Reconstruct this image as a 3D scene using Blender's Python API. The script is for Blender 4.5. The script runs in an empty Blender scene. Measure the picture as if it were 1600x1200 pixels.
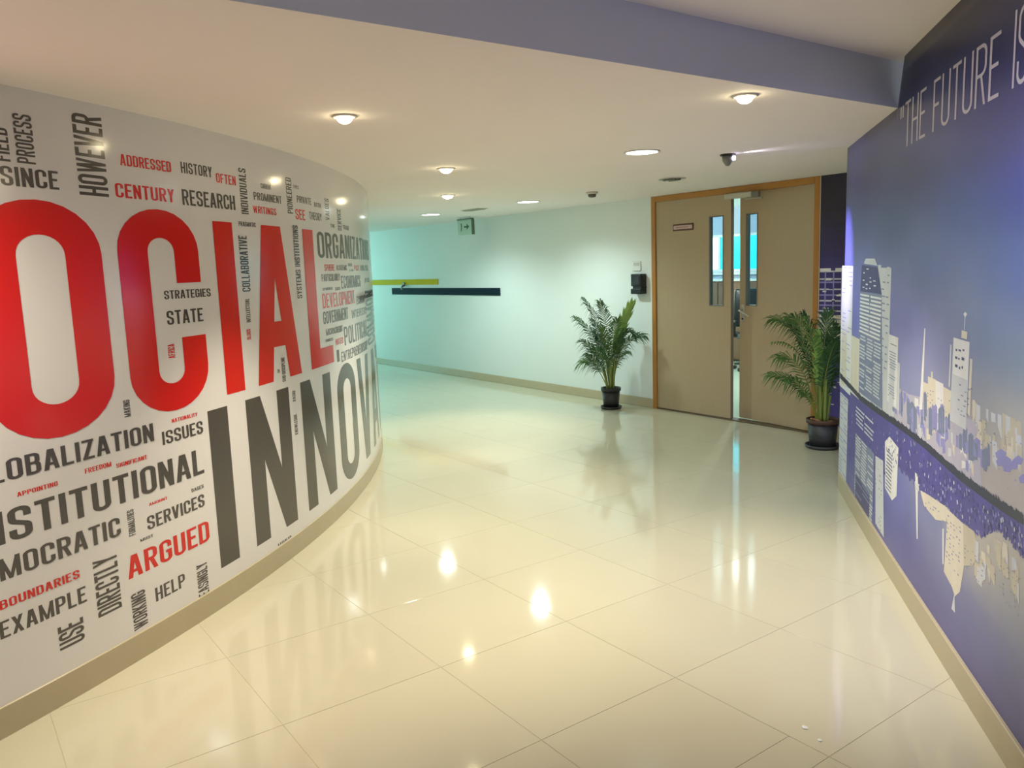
import bpy, bmesh, math, random
from mathutils import Vector, Matrix
random.seed(7)
PI = math.pi
C = bpy.context.scene.collection
SC = bpy.context.scene

# ------------------------------------------------------------------ camera
CAM = Vector((0, 0, 1.5)); FPX = 1263.1
def cam_axes():
    y, p, r = math.radians(54.2314), math.radians(8.1697), math.radians(2.0403)
    fwd = Vector((-math.sin(y)*math.cos(p), math.cos(y)*math.cos(p), -math.sin(p)))
    right = Vector((math.cos(y), math.sin(y), 0)); down = fwd.cross(right)
    return math.cos(r)*right+math.sin(r)*down, -math.sin(r)*right+math.cos(r)*down, fwd
RT, DN, FW = cam_axes()
cd = bpy.data.cameras.new('camera'); cam = bpy.data.objects.new('camera', cd); C.objects.link(cam)
cd.sensor_width = 36; cd.lens = FPX/1600*36; cd.clip_start = 0.05; cd.clip_end = 100
M = Matrix.Identity(4)
for i in range(3):
    M[i][0] = RT[i]; M[i][1] = -DN[i]; M[i][2] = -FW[i]; M[i][3] = CAM[i]
cam.matrix_world = M
SC.camera = cam
SC.view_settings.view_transform = 'Standard'; SC.view_settings.look = 'None'
SC.view_settings.gamma = 1; SC.view_settings.use_curve_mapping = False
SC.view_settings.exposure = 0.15

# ------------------------------------------------------------------ world
w = bpy.data.worlds.new('world'); SC.world = w; w.use_nodes = True
w.node_tree.nodes['Background'].inputs[0].default_value = (0.82, 0.89, 1.0, 1)
w.node_tree.nodes['Background'].inputs[1].default_value = 0.8

# room constants
HC = 2.156      # low ceiling
HU = 2.357      # high ceiling
YB = 6.056      # back wall plane
XB = -2.035     # beam face
CX, CY, CR = -9.847, -3.867, 7.831   # centre and radius of the round wall
WA, WB, WC = 1.2771, -0.9368, 0.0098 # right wall: x = WA + WB y + WC y^2
YE = 4.715      # far end of the right wall
BBH = 0.108

def light(name, kind, loc, energy, color, **k):
    d = bpy.data.lights.new(name, kind); d.energy = energy; d.color = color
    o = bpy.data.objects.new(name, d); C.objects.link(o); o.location = loc
    aim = k.pop('aim', None)
    for a, b in k.items(): setattr(d, a, b)
    if aim is not None:
        o.rotation_euler = (Vector(aim)-Vector(loc)).to_track_quat('-Z', 'Y').to_euler()
    return o
WARM = (1.0, 0.87, 0.70); COOL = (0.76, 0.98, 0.98); TEAL = (0.35, 0.90, 0.90)
# daylight from the tinted windows at the far end of the side corridor
light('corridor_daylight', 'AREA', (-15.4, 4.4, 1.25), 100, TEAL, shape='RECTANGLE', size=3.0, size_y=1.7, aim=(-10, 5.0, 1.0))
# unseen fill panel added behind the camera
light('lobby_fill_light', 'AREA', (0.4, -1.6, 2.33), 14, (1.0, 0.93, 0.84), shape='RECTANGLE', size=1.2, size_y=1.2)
light('wall_washer', 'SPOT', (-2.35, -0.35, HC-.03), 120, WARM, spot_size=math.radians(100), spot_blend=1.0, shadow_soft_size=.04, aim=(-3.05, 0.1, 0.75))
# unseen violet white spot added beside the camera to brighten the skyline wall
light('mural_fill', 'SPOT', (-0.45, 1.15, 2.32), 210, (0.72, 0.74, 1.0), spot_size=math.radians(66), spot_blend=1.0, shadow_soft_size=.05, aim=(-1.65, 3.2, 0.85))
light('inner_room_light', 'POINT', (-6.04, 7.95, 2.22), 100, (0.85, 1.0, 0.97), shadow_soft_size=.018)
light('inner_room_light', 'POINT', (-10.4, 8.4, 2.22), 170, (0.80, 1.0, 0.98), shadow_soft_size=.05)  # second lamp added out of sight to brighten the inner room

# ------------------------------------------------------------------ pixel rays onto the real surfaces
def ray(x, y):
    return RT*(x-800)+DN*(y-600)+FW*FPX
def on_z(x, y, z):
    d = ray(x, y); return CAM+d*((z-CAM.z)/d.z)
def on_y(x, y, Y):
    d = ray(x, y); return CAM+d*(Y/d.y)
def uv_round(x, y):
    d = ray(x, y); o = Vector((-CX, -CY)); dd = Vector((d.x, d.y))
    a = dd.dot(dd); b = 2*dd.dot(o); c = o.dot(o)-CR*CR; D = max(b*b-4*a*c, 0)
    t = (-b-math.sqrt(D))/(2*a); p = CAM+d*t
    return CR*math.atan2(p.y-CY, p.x-CX), p.z
def uv_right(x, y):
    d = ray(x, y); A = WC*d.y**2; B = WB*d.y-d.x; D = math.sqrt(B*B-4*A*WA)
    t = min(q for q in ((-B-D)/(2*A), (-B+D)/(2*A)) if q > 0)
    p = CAM+d*t; return -p.y, p.z
def uv_back(x, y):
    p = on_y(x, y, YB); return p.x, p.z
def pt_round(u, z, off):
    t = u/CR; return Vector((CX+(CR+off)*math.cos(t), CY+(CR+off)*math.sin(t), z))
def pt_right(u, z, off):       # u = -y, grows to the right in the picture
    y = -u; x = WA+WB*y+WC*y*y; n = Vector((-1, WB+2*WC*y)).normalized()
    return Vector((x+n.x*off, y+n.y*off, z))
def pt_back(u, z, off):
    return Vector((u, YB-off, z))
SURF = {'round': (uv_round, pt_round, 0.06), 'right': (uv_right, pt_right, 0.2), 'back': (uv_back, pt_back, 50)}

# ------------------------------------------------------------------ materials
def s2l(c):
    return tuple(((v/255)/12.92 if v/255 <= 0.04045 else ((v/255+0.055)/1.055)**2.4) for v in c)
def mat(name, rgb, rough=0.5, metal=0.0, noise=0.0, nscale=8.0, spec=0.5, bump=0.0, bscale=60, emit=None, es=1.0, coat=0.0, stretch=None, tint=0.0):
    m = bpy.data.materials.new(name); m.use_nodes = True; nt = m.node_tree; b = nt.nodes['Principled BSDF']
    col = s2l(rgb)+(1,)
    b.inputs['Base Color'].default_value = col; b.inputs['Roughness'].default_value = rough
    b.inputs['Metallic'].default_value = metal; b.inputs['Specular IOR Level'].default_value = spec
    b.inputs['Coat Weight'].default_value = coat
    if emit: b.inputs['Emission Color'].default_value = s2l(emit)+(1,); b.inputs['Emission Strength'].default_value = es
    if noise or bump or tint:
        tc = nt.nodes.new('ShaderNodeTexCoord'); mp = nt.nodes.new('ShaderNodeMapping')
        if stretch: mp.inputs['Scale'].default_value = stretch
        nt.links.new(tc.outputs['Object'], mp.inputs[0])
    if noise or tint:
        n = nt.nodes.new('ShaderNodeTexNoise'); n.inputs['Scale'].default_value = nscale; n.inputs['Detail'].default_value = 5
        nt.links.new(mp.outputs[0], n.inputs['Vector'])
        r = nt.nodes.new('ShaderNodeMapRange'); r.inputs[3].default_value = 1-noise; r.inputs[4].default_value = 1+noise
        nt.links.new(n.outputs[0], r.inputs[0])
        h = nt.nodes.new('ShaderNodeHueSaturation'); h.inputs['Color'].default_value = col
        if tint:
            oi = nt.nodes.new('ShaderNodeObjectInfo'); r2 = nt.nodes.new('ShaderNodeMapRange')
            r2.inputs[3].default_value = 1-tint; r2.inputs[4].default_value = 1+tint
            nt.links.new(oi.outputs['Random'], r2.inputs[0])
            mu = nt.nodes.new('ShaderNodeMath'); mu.operation = 'MULTIPLY'
            nt.links.new(r.outputs[0], mu.inputs[0]); nt.links.new(r2.outputs[0], mu.inputs[1]); nt.links.new(mu.outputs[0], h.inputs['Value'])
        else: nt.links.new(r.outputs[0], h.inputs['Value'])
        nt.links.new(h.outputs[0], b.inputs['Base Color'])
    if bump:
        n2 = nt.nodes.new('ShaderNodeTexNoise'); n2.inputs['Scale'].default_value = bscale
        nt.links.new(mp.outputs[0], n2.inputs['Vector'])
        bp = nt.nodes.new('ShaderNodeBump'); bp.inputs['Strength'].default_value = bump; bp.inputs['Distance'].default_value = 0.002
        nt.links.new(n2.outputs[0], bp.inputs['Height']); nt.links.new(bp.outputs[0], b.inputs['Normal'])
    return m
M_tile = mat('polished_cream_tile', (199, 194, 168), 0.075, noise=0.03, nscale=3, spec=0.5, tint=0.012)
M_grout = mat('tile_grout', (190, 184, 158), 0.6)
M_ceil = mat('ceiling_paint', (246, 238, 234), 0.85, noise=0.015, nscale=2)
M_wall = mat('white_wall_paint', (226, 232, 226), 0.6, noise=0.02, nscale=2)
M_vinyl = mat('white_wall_vinyl', (228, 226, 222), 0.13, noise=0.012, nscale=4, spec=0.5)
M_red = mat('red_print', (216, 40, 32), 0.15)
M_dark = mat('charcoal_print', (84, 80, 74), 0.15)
M_skirt = mat('stone_skirting', (186, 174, 142), 0.3, noise=0.06, nscale=12)
M_frame = mat('amber_door_wood', (176, 122, 52), 0.45, noise=0.12, nscale=6, stretch=(10, 10, 1))
M_leaf = mat('beige_door_laminate', (176, 156, 124), 0.5, noise=0.05, nscale=5, stretch=(14, 14, 0.8))
M_leafedge = mat('door_edge_band', (140, 132, 118), 0.5)
M_metal = mat('brushed_steel', (170, 168, 160), 0.35, metal=0.9)
M_silver = mat('silver_paint', (190, 186, 170), 0.4, metal=0.3)
M_black = mat('black_plastic', (26, 30, 31), 0.35)
M_blackg = mat('black_glossy_panel', (40, 48, 52), 0.12)
M_white = mat('white_plastic', (226, 228, 222), 0.4)
M_grey = mat('grey_plastic', (120, 120, 112), 0.5)
M_yellow = mat('yellow_paint_strip', (214, 190, 0), 0.7, spec=.1)
M_navy = mat('dark_slate_strip', (16, 34, 46), 0.7, spec=.1)
M_threshold = mat('brown_threshold', (92, 74, 48), 0.5)
M_pot = mat('black_pot_plastic', (38, 38, 38), 0.45)
M_pot2 = mat('dark_grey_pot', (56, 56, 58), 0.5)
M_rim = mat('brown_dusty_rim', (84, 58, 44), 0.6)
M_soil = mat('dark_soil', (60, 46, 34), 0.9, noise=0.3, nscale=40, bump=1, bscale=60)
M_pebble = mat('terracotta_pebble', (170, 120, 82), 0.7, noise=0.1)
M_cane = mat('green_cane', (122, 140, 66), 0.45, noise=0.2, nscale=10, stretch=(1, 1, 6))
M_leafA = mat('palm_leaf_green', (74, 112, 52), 0.4, noise=0.22, nscale=9)
M_leafB = mat('palm_leaf_deep_green', (54, 94, 50), 0.4, noise=0.22, nscale=9)
M_leafC = mat('young_palm_leaf', (140, 178, 84), 0.4, noise=0.12, nscale=9)
M_rach = mat('palm_stalk', (128, 136, 60), 0.5)
M_lampwarm = mat('warm_lamp', (255, 240, 200), 0.5, emit=(255, 238, 190), es=40)
M_lampcool = mat('cool_lamp', (255, 255, 255), 0.5, emit=(238, 255, 250), es=12)
M_lampblue = mat('violet_white_lamp', (255, 255, 255), 0.5, emit=(225, 215, 255), es=10)
M_trim = mat('white_lamp_trim', (205, 200, 190), 0.4)
M_beamp = mat('beam_paint', (214, 218, 230), 0.8)
M_mtext = mat('pale_quote_print', (198, 190, 196), 0.35)

def glass_mat(name, col, rough=0.05):
    m = bpy.data.materials.new(name); m.use_nodes = True; b = m.node_tree.nodes['Principled BSDF']
    b.inputs['Base Color'].default_value = s2l(col)+(1,); b.inputs['Transmission Weight'].default_value = 1
    b.inputs['Roughness'].default_value = rough; b.inputs['IOR'].default_value = 1.0; b.inputs['Specular IOR Level'].default_value = 0.4
    return m
M_glass = glass_mat('tinted_door_glass', (205, 225, 240), 0.02)

# ------------------------------------------------------------------ mesh helpers
def obj(name, bm, m, parent=None, smooth=False, label=None, kind=None):
    me = bpy.data.meshes.new(name); bm.to_mesh(me); bm.free()
    for mm in (m if isinstance(m, (list, tuple)) else [m]): me.materials.append(mm)
    if smooth:
        for p in me.polygons: p.use_smooth = True
    o = bpy.data.objects.new(name, me); C.objects.link(o)
    if parent: o.parent = parent
    if label: o['label'] = label
    if kind: o['kind'] = kind
    return o
def tag(o, label, cat, group=None):
    o['label'] = label; o['category'] = cat
    if group: o['group'] = group
    return o
def thing(name, label, cat, loc=(0, 0, 0), rz=0, group=None):
    o = bpy.data.objects.new(name, None); C.objects.link(o); o.location = loc; o.rotation_euler = (0, 0, rz)
    o.empty_display_size = 0.05
    return tag(o, label, cat, group)
def struct(name, bm, m, parent=None, smooth=False, label=None):
    o = obj(name, bm, m, parent, smooth, label)
    if not parent: o['kind'] = 'structure'
    return o
def NB(): return bmesh.new()
def box(bm, x0, x1, y0, y1, z0, z1, bev=0.0, mi=0, seg=1):
    r = bmesh.ops.create_cube(bm, size=1.0)
    vs = r['verts']
    for v in vs: v.co = Vector(((x0+x1)/2+v.co.x*(x1-x0), (y0+y1)/2+v.co.y*(y1-y0), (z0+z1)/2+v.co.z*(z1-z0)))
    fs = {f for v in vs for f in v.link_faces}
    if bev:
        es = list({e for f in fs for e in f.edges})
        r = bmesh.ops.bevel(bm, geom=es, offset=bev, segments=seg, profile=0.5, affect='EDGES')
        fs = set(r['faces']) | {f for f in fs if f.is_valid}
    for f in fs: f.material_index = mi
    return bm
def lathe(bm, prof, n=32, mi=0, cx=0, cy=0, caps=True):
    rings = []
    for r, z in prof:
        if r < 1e-5: rings.append([bm.verts.new((cx, cy, z))])
        else: rings.append([bm.verts.new((cx+r*math.cos(2*PI*i/n), cy+r*math.sin(2*PI*i/n), z)) for i in range(n)])
    for a, b in zip(rings, rings[1:]):
        for i in range(n):
            j = (i+1) % n
            if len(a) == 1 and len(b) == 1: continue
            if len(a) == 1: f = bm.faces.new((a[0], b[j], b[i]))
            elif len(b) == 1: f = bm.faces.new((a[i], a[j], b[0]))
            else: f = bm.faces.new((a[i], a[j], b[j], b[i]))
            f.material_index = mi
    return bm
def tube(bm, pts, rads, n=8, mi=0, cap=True):
    rings = []; pts = [Vector(p) for p in pts]
    if not isinstance(rads, (list, tuple)): rads = [rads]*len(pts)
    up = Vector((0, 0, 1))
    for i, p in enumerate(pts):
        d = (pts[min(i+1, len(pts)-1)]-pts[max(i-1, 0)]).normalized()
        a = d.cross(up)
        if a.length < 0.05: a = d.cross(Vector((1, 0, 0)))
        a.normalize(); b = d.cross(a)
        rings.append([bm.verts.new(p+(a*math.cos(2*PI*k/n)+b*math.sin(2*PI*k/n))*rads[i]) for k in range(n)])
    for a, b in zip(rings, rings[1:]):
        for k in range(n):
            f = bm.faces.new((a[k], a[(k+1) % n], b[(k+1) % n], b[k])); f.material_index = mi
    if cap:
        bm.faces.new(rings[0][::-1]).material_index = mi; bm.faces.new(rings[-1]).material_index = mi
    return bm
def prism(bm, poly, z0, z1, mi=0):
    lo = [bm.verts.new((p[0], p[1], z0)) for p in poly]; hi = [bm.verts.new((p[0], p[1], z1)) for p in poly]
    n = len(poly)
    bm.faces.new(lo[::-1]).material_index = mi; bm.faces.new(hi).material_index = mi
    for i in range(n):
        bm.faces.new((lo[i], lo[(i+1) % n], hi[(i+1) % n], hi[i])).material_index = mi
    return bm
def fixn(bm):
    bmesh.ops.recalc_face_normals(bm, faces=bm.faces[:]); return bm

# flat print laid on a surface: polygons in (u, z), cut so that they follow its bend
def decal(name, polys, surf, m, parent, off=0.0012, label=None, kind=None, step=0.0):
    uvf, ptf, g = SURF[surf]; bm = NB(); lay = {}
    for k, poly in enumerate(polys):
        if isinstance(poly, tuple): mi, poly = poly
        else: mi = 0
        vs = [bm.verts.new((p[0], p[1], k*step)) for p in poly]
        try: f = bm.faces.new(vs); f.material_index = mi
        except ValueError: pass
    us = [v.co.x for v in bm.verts]
    for i in range(math.ceil(min(us)/g), math.floor(max(us)/g)+1):
        bmesh.ops.bisect_plane(bm, geom=bm.verts[:]+bm.edges[:]+bm.faces[:], plane_co=(i*g, 0, 0), plane_no=(1, 0, 0), dist=1e-6)
    bmesh.ops.triangulate(bm, faces=[f for f in bm.faces if len(f.verts) > 4])
    bm.normal_update()
    for f in bm.faces:
        if f.normal.z < 0: f.normal_flip()
    for v in bm.verts: v.co = ptf(v.co.x, v.co.y, off+v.co.z)
    if surf != 'round': fl = [f for f in bm.faces]
    return obj(name, bm, m, parent, label=label, kind=kind)

# ------------------------------------------------------------------ condensed letter shapes (own stroke drawings)
def ribbon(pts, th, sx, closed=False, seg=7):
    """pts: (x, y, r) centre line; thickness th in y, th*sx in x. returns quads"""
    P = [(p[0]/sx, p[1], p[2]) for p in pts]; out = []
    n = len(P)
    for i, (x, y, r) in enumerate(P):
        if (not closed and i in (0, n-1)) or r <= 0: out.append(Vector((x, y))); continue
        a = Vector(P[i-1][:2]); b = Vector((x, y)); c = Vector(P[(i+1) % n][:2])
        d1 = (a-b).normalized(); d2 = (c-b).normalized()
        ang = d1.angle(d2); 
        if ang > 3.1: out.append(b); continue
        L = min(r/math.tan(ang/2), (a-b).length*0.5, (c-b).length*0.5); rr = L*math.tan(ang/2)
        s = b+d1*L; e = b+d2*L; cen = b+(d1+d2).normalized()*(rr/math.sin(ang/2))
        a0 = math.atan2(s.y-cen.y, s.x-cen.x); a1 = math.atan2(e.y-cen.y, e.x-cen.x); da = (a1-a0+PI) % (2*PI)-PI
        for k in range(seg+1):
            t = a0+da*k/seg; out.append(cen+Vector((math.cos(t), math.sin(t)))*rr)
    Q = [out[0]]
    for p in out[1:]:
        if (p-Q[-1]).length > 1e-5: Q.append(p)
    if closed and (Q[0]-Q[-1]).length < 1e-5: Q.pop()
    n = len(Q); L = []; R = []
    for i in range(n):
        pr = Q[i-1] if (closed or i > 0) else None; nx = Q[(i+1) % n] if (closed or i < n-1) else None
        d1 = (Q[i]-pr).normalized() if pr is not None else None; d2 = (nx-Q[i]).normalized() if nx is not None else None
        if d1 is None: d1 = d2
        if d2 is None: d2 = d1
        n1 = Vector((-d1.y, d1.x)); n2 = Vector((-d2.y, d2.x)); m = (n1+n2)
        m = m.normalized() if m.length > 1e-6 else n1
        k = th/2/max(m.dot(n1), 0.5)
        L.append(Q[i]+m*k); R.append(Q[i]-m*k)
    qs = []
    for i in range(n if closed else n-1):
        j = (i+1) % n
        qs.append([(v.x*sx, v.y) for v in (R[i], R[j], L[j], L[i])])
    return qs
def glyph(ch, w, t, th, ov=0.0):
    """polygons of one capital in a box w wide and 1 high; t = stem, th = bar thickness"""
    X = lambda u: t/2+u*(w-t)
    Yc = lambda v: th/2+v*(1-th)
    sx = t/th; R = (w-t)/2/sx
    qs = []
    def D(u0, v0, u1, v1, k=1.0):
        a, b, h = X(u0), X(u1), t*k/2
        if v0 > v1: a, b, v0, v1 = b, a, v1, v0
        qs.append([(a-h, v0), (a+h, v0), (b+h, v1), (b-h, v1)])
    def V(u, v0=0, v1=1): D(u, v0, u, v1)
    def H(v, x0=0.0, x1=1.0):
        y = Yc(v); qs.append([(x0*w, y-th/2), (x1*w, y-th/2), (x1*w, y+th/2), (x0*w, y+th/2)])
    def P(pts, closed=False, r=None):
        rr = R if r is None else r
        qs.extend(ribbon([(X(p[0]), Yc(p[1]), rr) for p in pts], th, sx, closed))
    if ch == 'A': D(0, 0, .5-.08, 1, 1.0); D(1, 0, .5+.08, 1, 1.0); y = .22; qs.append([(w*.22, y), (w*.78, y), (w*.74, y+th), (w*.26, y+th)])
    elif ch == 'B': V(0); P([(0, 1), (.95, 1), (.95, .54), (0, .54)], r=R*.9); P([(0, .54), (1, .54), (1, 0), (0, 0)], r=R*.9)
    elif ch == 'C': P([(1, .66), (1, 1), (0, 1), (0, 0), (1, 0), (1, .34)])
    elif ch == 'D': V(0); P([(0, 1), (1, 1), (1, 0), (0, 0)], r=R*1.1)
    elif ch == 'E': V(0); H(0); H(1); H(.52, 0, .86)
    elif ch == 'F': V(0); H(1); H(.5, 0, .86)
    elif ch == 'G': P([(1, .68), (1, 1), (0, 1), (0, 0), (1, 0), (1, .47)]); H(.47, .52, 1)
    elif ch == 'H': V(0); V(1); H(.5)
    elif ch == 'I': qs.append([(0, 0), (t, 0), (t, 1), (0, 1)])
    elif ch == 'J': P([(1, 1.08), (1, 0), (0, 0), (0, .3)])
    elif ch == 'K': V(0); D(.02, .38, 1, 1); D(.3, .58, 1, 0)
    elif ch == 'L': V(0); H(0)
    elif ch == 'M': V(0); V(1); D(0, 1, .5, 0, .8); D(1, 1, .5, 0, .8)
    elif ch == 'N': V(0); V(1); D(0, 1, 1, 0)
    elif ch == 'O': P([(0, .5), (0, 1), (1, 1), (1, 0), (0, 0)], True)
    elif ch == 'P': V(0); P([(0, 1), (1, 1), (1, .46), (0, .46)])
    elif ch == 'R': V(0); P([(0, 1), (1, 1), (1, .5), (0, .5)]); D(.55, .48, 1, 0)
    elif ch == 'S': P([(1, .70), (1, 1), (0, 1), (0, .60), (1, .40), (1, 0), (0, 0), (0, .30)], r=R*.95)
    elif ch == 'T': qs.append([((w-t)/2, 0), ((w+t)/2, 0), ((w+t)/2, 1), ((w-t)/2, 1)]); H(1)
    elif ch == 'U': P([(0, 1.08), (0, 0), (1, 0), (1, 1.08)])
    elif ch == 'V': D(.5-.06, 0, 0, 1); D(.5+.06, 0, 1, 1)
    elif ch == 'W': D(.26, 0, 0, 1, .85); D(.26, 0, .5, 1, .85); D(.74, 0, .5, 1, .85); D(.74, 0, 1, 1, .85)
    elif ch == 'X': D(0, 0, 1, 1); D(0, 1, 1, 0)
    elif ch == 'Y': V(.5, 0, .46); D(.5, .42, 0, 1); D(.5, .42, 1, 1)
    elif ch == 'Z': H(0); H(1); D(0, .04, 1, .96)
    elif ch == '-': H(.45, .1, .9)
    elif ch == '"': V(.1, .72, 1); V(.9, .72, 1)
    out = []
    for q in qs:                                    # clip overshoots of J and U at the cap line
        out.append([(x, min(y, 1.0)) for x, y in q])
    return out
def gwidth(ch, t):
    return {'I': t, 'M': .56, 'W': .60, 'E': .36, 'F': .35, 'L': .35, 'T': .38, ' ': .22, 'J': .34, '"': .30, '-': .2, 'A': .44, 'V': .43, 'Z': .37}.get(ch, .41)
def set_text(text, t=.135, th=.125, gap=.075):
    x = 0; qs = []; k = 0; xs = []
    for ch in text:
        wd = gwidth(ch, t)
        xs.append(x)
        if ch != ' ':
            for q in glyph(ch, wd, t, th): qs.append([(a+x, b) for a, b in q])
        x += wd+gap
    return qs, x-gap, xs
def word(text, px0, px1, red=0, top=None, vert=False, pre='', surf='round', parent=None, t=.135, th=.125, gap=.075, m=None, post='', label=None):
    """px0 = lower left, px1 = upper right pixel of the visible text as it stands on the wall"""
    uvf = SURF[surf][0]; u0, z0 = uvf(*px0); u1, z1 = uvf(*px1)
    if top: z1 = uvf(px0[0], top)[1]
    full = pre+text+post; qs, W, xs = set_text(full, t, th, gap)
    _, Wt, _ = set_text(text, t, th, gap)
    xo = xs[len(pre)]
    polys = []
    for q in qs:
        if vert:
            k = (z1-z0)/Wt; polys.append([(u1-y*(u1-u0), z0+(x-xo)*k) for x, y in q])
        else:
            k = (u1-u0)/Wt; polys.append([(u0+(x-xo)*k, z0+y*(z1-z0)) for x, y in q])
    zmin = BBH+0.001 if surf == 'round' else 0
    polys = [[(a, max(b, zmin)) for a, b in q] for q in polys]
    mm = m or (M_red if red else M_dark)
    return decal('printed_word', polys, surf, mm, parent, 0.0004, label=label or ('%s printed word %s' % ('red' if red else 'dark grey', full.strip('"'))), step=0.000008)
def letters(name, specs, m, parent, surf, label):
    """big letters: (char, u0, u1, z0, z1, stem in m, bar in m)"""
    polys = []
    for ch, u0, u1, z0, z1, st, br in specs:
        h = z1-z0
        for q in glyph(ch, (u1-u0)/h, st/h, br/h): polys.append([(u0+x*h, z0+y*h) for x, y in q])
    return decal(name, polys, surf, m, parent, 0.0004, label=label, step=0.000008)

# ------------------------------------------------------------------ floor with tiles
bm = NB(); box(bm, -17, 5, -5, YB+6, -0.06, -0.0014); floor = struct('floor', bm, M_grout)
floor['label'] = 'polished cream tiled floor'
TS, TX, TY = 0.6216, -1.91745, 0.82545
def tile_mesh(dx, dy):
    b = NB(); g = 0.0009; box(b, -dx/2+g, dx/2-g, -dy/2+g, dy/2-g, -0.0014, 0.0, bev=0.0004)
    me = bpy.data.meshes.new('tile'); b.to_mesh(me); b.free(); me.materials.append(M_tile); return me
tm = tile_mesh(TS, TS)
def add_tile(me, x, y):
    o = bpy.data.objects.new('tile', me); C.objects.link(o); o.location = (x, y, 0); o.parent = floor
cand = []
for i in range(-21, 6):
    for j in range(-4, 9):
        x = TX+(i+.5)*TS; y = TY+(j+.5)*TS
        if y-TS/2 > YB: continue
        d = math.hypot(x-CX, y-CY)
        if d < CR-0.47: continue
        xr = WA+WB*y+WC*y*y
        if y < 4.9 and x > xr+0.62: continue
        if x < -15.6: continue
        v = Vector((x, y, 0))-CAM; zc = v.dot(FW)
        if zc < -1.2: continue
        cand.append((v.length, i, j, x, y))
cand.sort()
for _, i, j, x, y in cand[:292]:
    if i == 0 and j == 1:
        xa = -1.437; x0 = x-TS/2; x1 = x+TS/2     # a cut tile with a narrow strip beside it
        add_tile(tile_mesh(xa-x0, TS), (x0+xa)/2, y); add_tile(tile_mesh(x1-xa, TS), (x1+xa)/2, y)
    else: add_tile(tm, x, y)
rest = cand[292:]
if rest:
    b = NB()
    for _, i, j, x, y in rest: box(b, x-TS/2+.0011, x+TS/2-.0011, y-TS/2+.0011, y+TS/2-.0011, -0.0014, 0)
    obj('far_tiles', b, M_tile, floor, kind='stuff')
# crumbs of plaster near the cut tile
for px, py, s, lb in ((1257, 1137, .011, 'larger white plaster crumb by the cut floor tile'), (1281, 1157, .008, 'smaller white plaster crumb by the cut floor tile')):
    p = on_z(px, py, 0); b = NB(); bmesh.ops.create_icosphere(b, subdivisions=1, radius=s)
    for v in b.verts: v.co = Vector((v.co.x*random.uniform(.8, 1.5), v.co.y*random.uniform(.7, 1.1), max(v.co.z, -s*.35)*.35+s*.1225))
    o = obj('plaster_crumb', b, M_white); o.location = p; tag(o, lb, 'debris')

# ------------------------------------------------------------------ round wall
bm = NB(); us = [0.06*k for k in range(-40, 236)]
prev = None
for u in us:
    a = bm.verts.new(pt_round(u, 0, 0)); b = bm.verts.new(pt_round(u, HC, 0)); c = bm.verts.new(pt_round(u, 0, -0.15)); d = bm.verts.new(pt_round(u, HC, -0.15))
    if prev:
        for q in ((prev[0], a, b, prev[1]), (c, prev[2], prev[3], d), (prev[1], b, d, prev[3]), (a, prev[0], prev[2], c)): bm.faces.new(q)
    else: bm.faces.new((a, b, d, c))
    prev = (a, b, c, d)
bm.faces.new((prev[0], prev[2], prev[3], prev[1])); fixn(bm)
wall_left = struct('wall_left', bm, M_vinyl); wall_left['label'] = 'round white wall covered with printed words'
bm = NB(); prev = None
for u in us:
    a = bm.verts.new(pt_round(u, 0, 0.007)); b = bm.verts.new(pt_round(u, BBH-.003, 0.007)); e = bm.verts.new(pt_round(u, BBH, 0.0035)); c = bm.verts.new(pt_round(u, BBH, -0.004)); d = bm.verts.new(pt_round(u, 0, -0.004))
    cur = (a, b, e, c, d)
    if prev:
        for k in range(5):
            l = (k+1) % 5; bm.faces.new((prev[k], cur[k], cur[l], prev[l]))
    prev = cur
fixn(bm)
o = struct('baseboard_left', bm, M_skirt); o['label'] = 'stone skirting along the round wall'

# big words
Z0, Z1 = 0.963, 1.757
letters('printed_word', [('S', 3.66, 4.12, Z0-.01, Z1+.03, .16, .125), ('O', 4.200, 4.711, .960, 1.790, .160, .118), ('C', 4.788, 5.258, .955, 1.788, .158, .115),
    ('I', 5.378, 5.530, Z0, Z1, .152, .11), ('A', 5.652, 6.142, Z0, Z1, .150, .13), ('L', 6.282, 6.668, Z0, Z1, .155, .106)], M_red, wall_left, 'round', 'largest red printed word SOCIAL')
z0, z1 = 0.179, 0.913
letters('printed_word', [('I', 5.222, 5.370, z0, z1, .148, .1), ('N', 5.520, 5.958, z0, z1, .135, .1), ('N', 6.106, 6.572, z0, z1, .135, .1), ('O', 6.690, 7.140, z0-.02, z1+.012, .135, .1),
    ('V', 7.215, 7.675, z0, z1, .135, .1), ('A', 7.740, 8.215, z0, z1, .135, .1), ('T', 8.26, 8.66, z0, z1, .13, .1), ('I', 8.74, 8.88, z0, z1, .14, .1), ('O', 8.98, 9.43, z0-.01, z1+.01, .135, .1), ('N', 9.55, 10.0, z0, z1, .135, .1)],
    M_dark, wall_left, 'round', 'largest dark grey printed word INNOVATION')
W_ = lambda *a, **k: word(*a, parent=wall_left, **k)
H_, V_ = False, True
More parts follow.
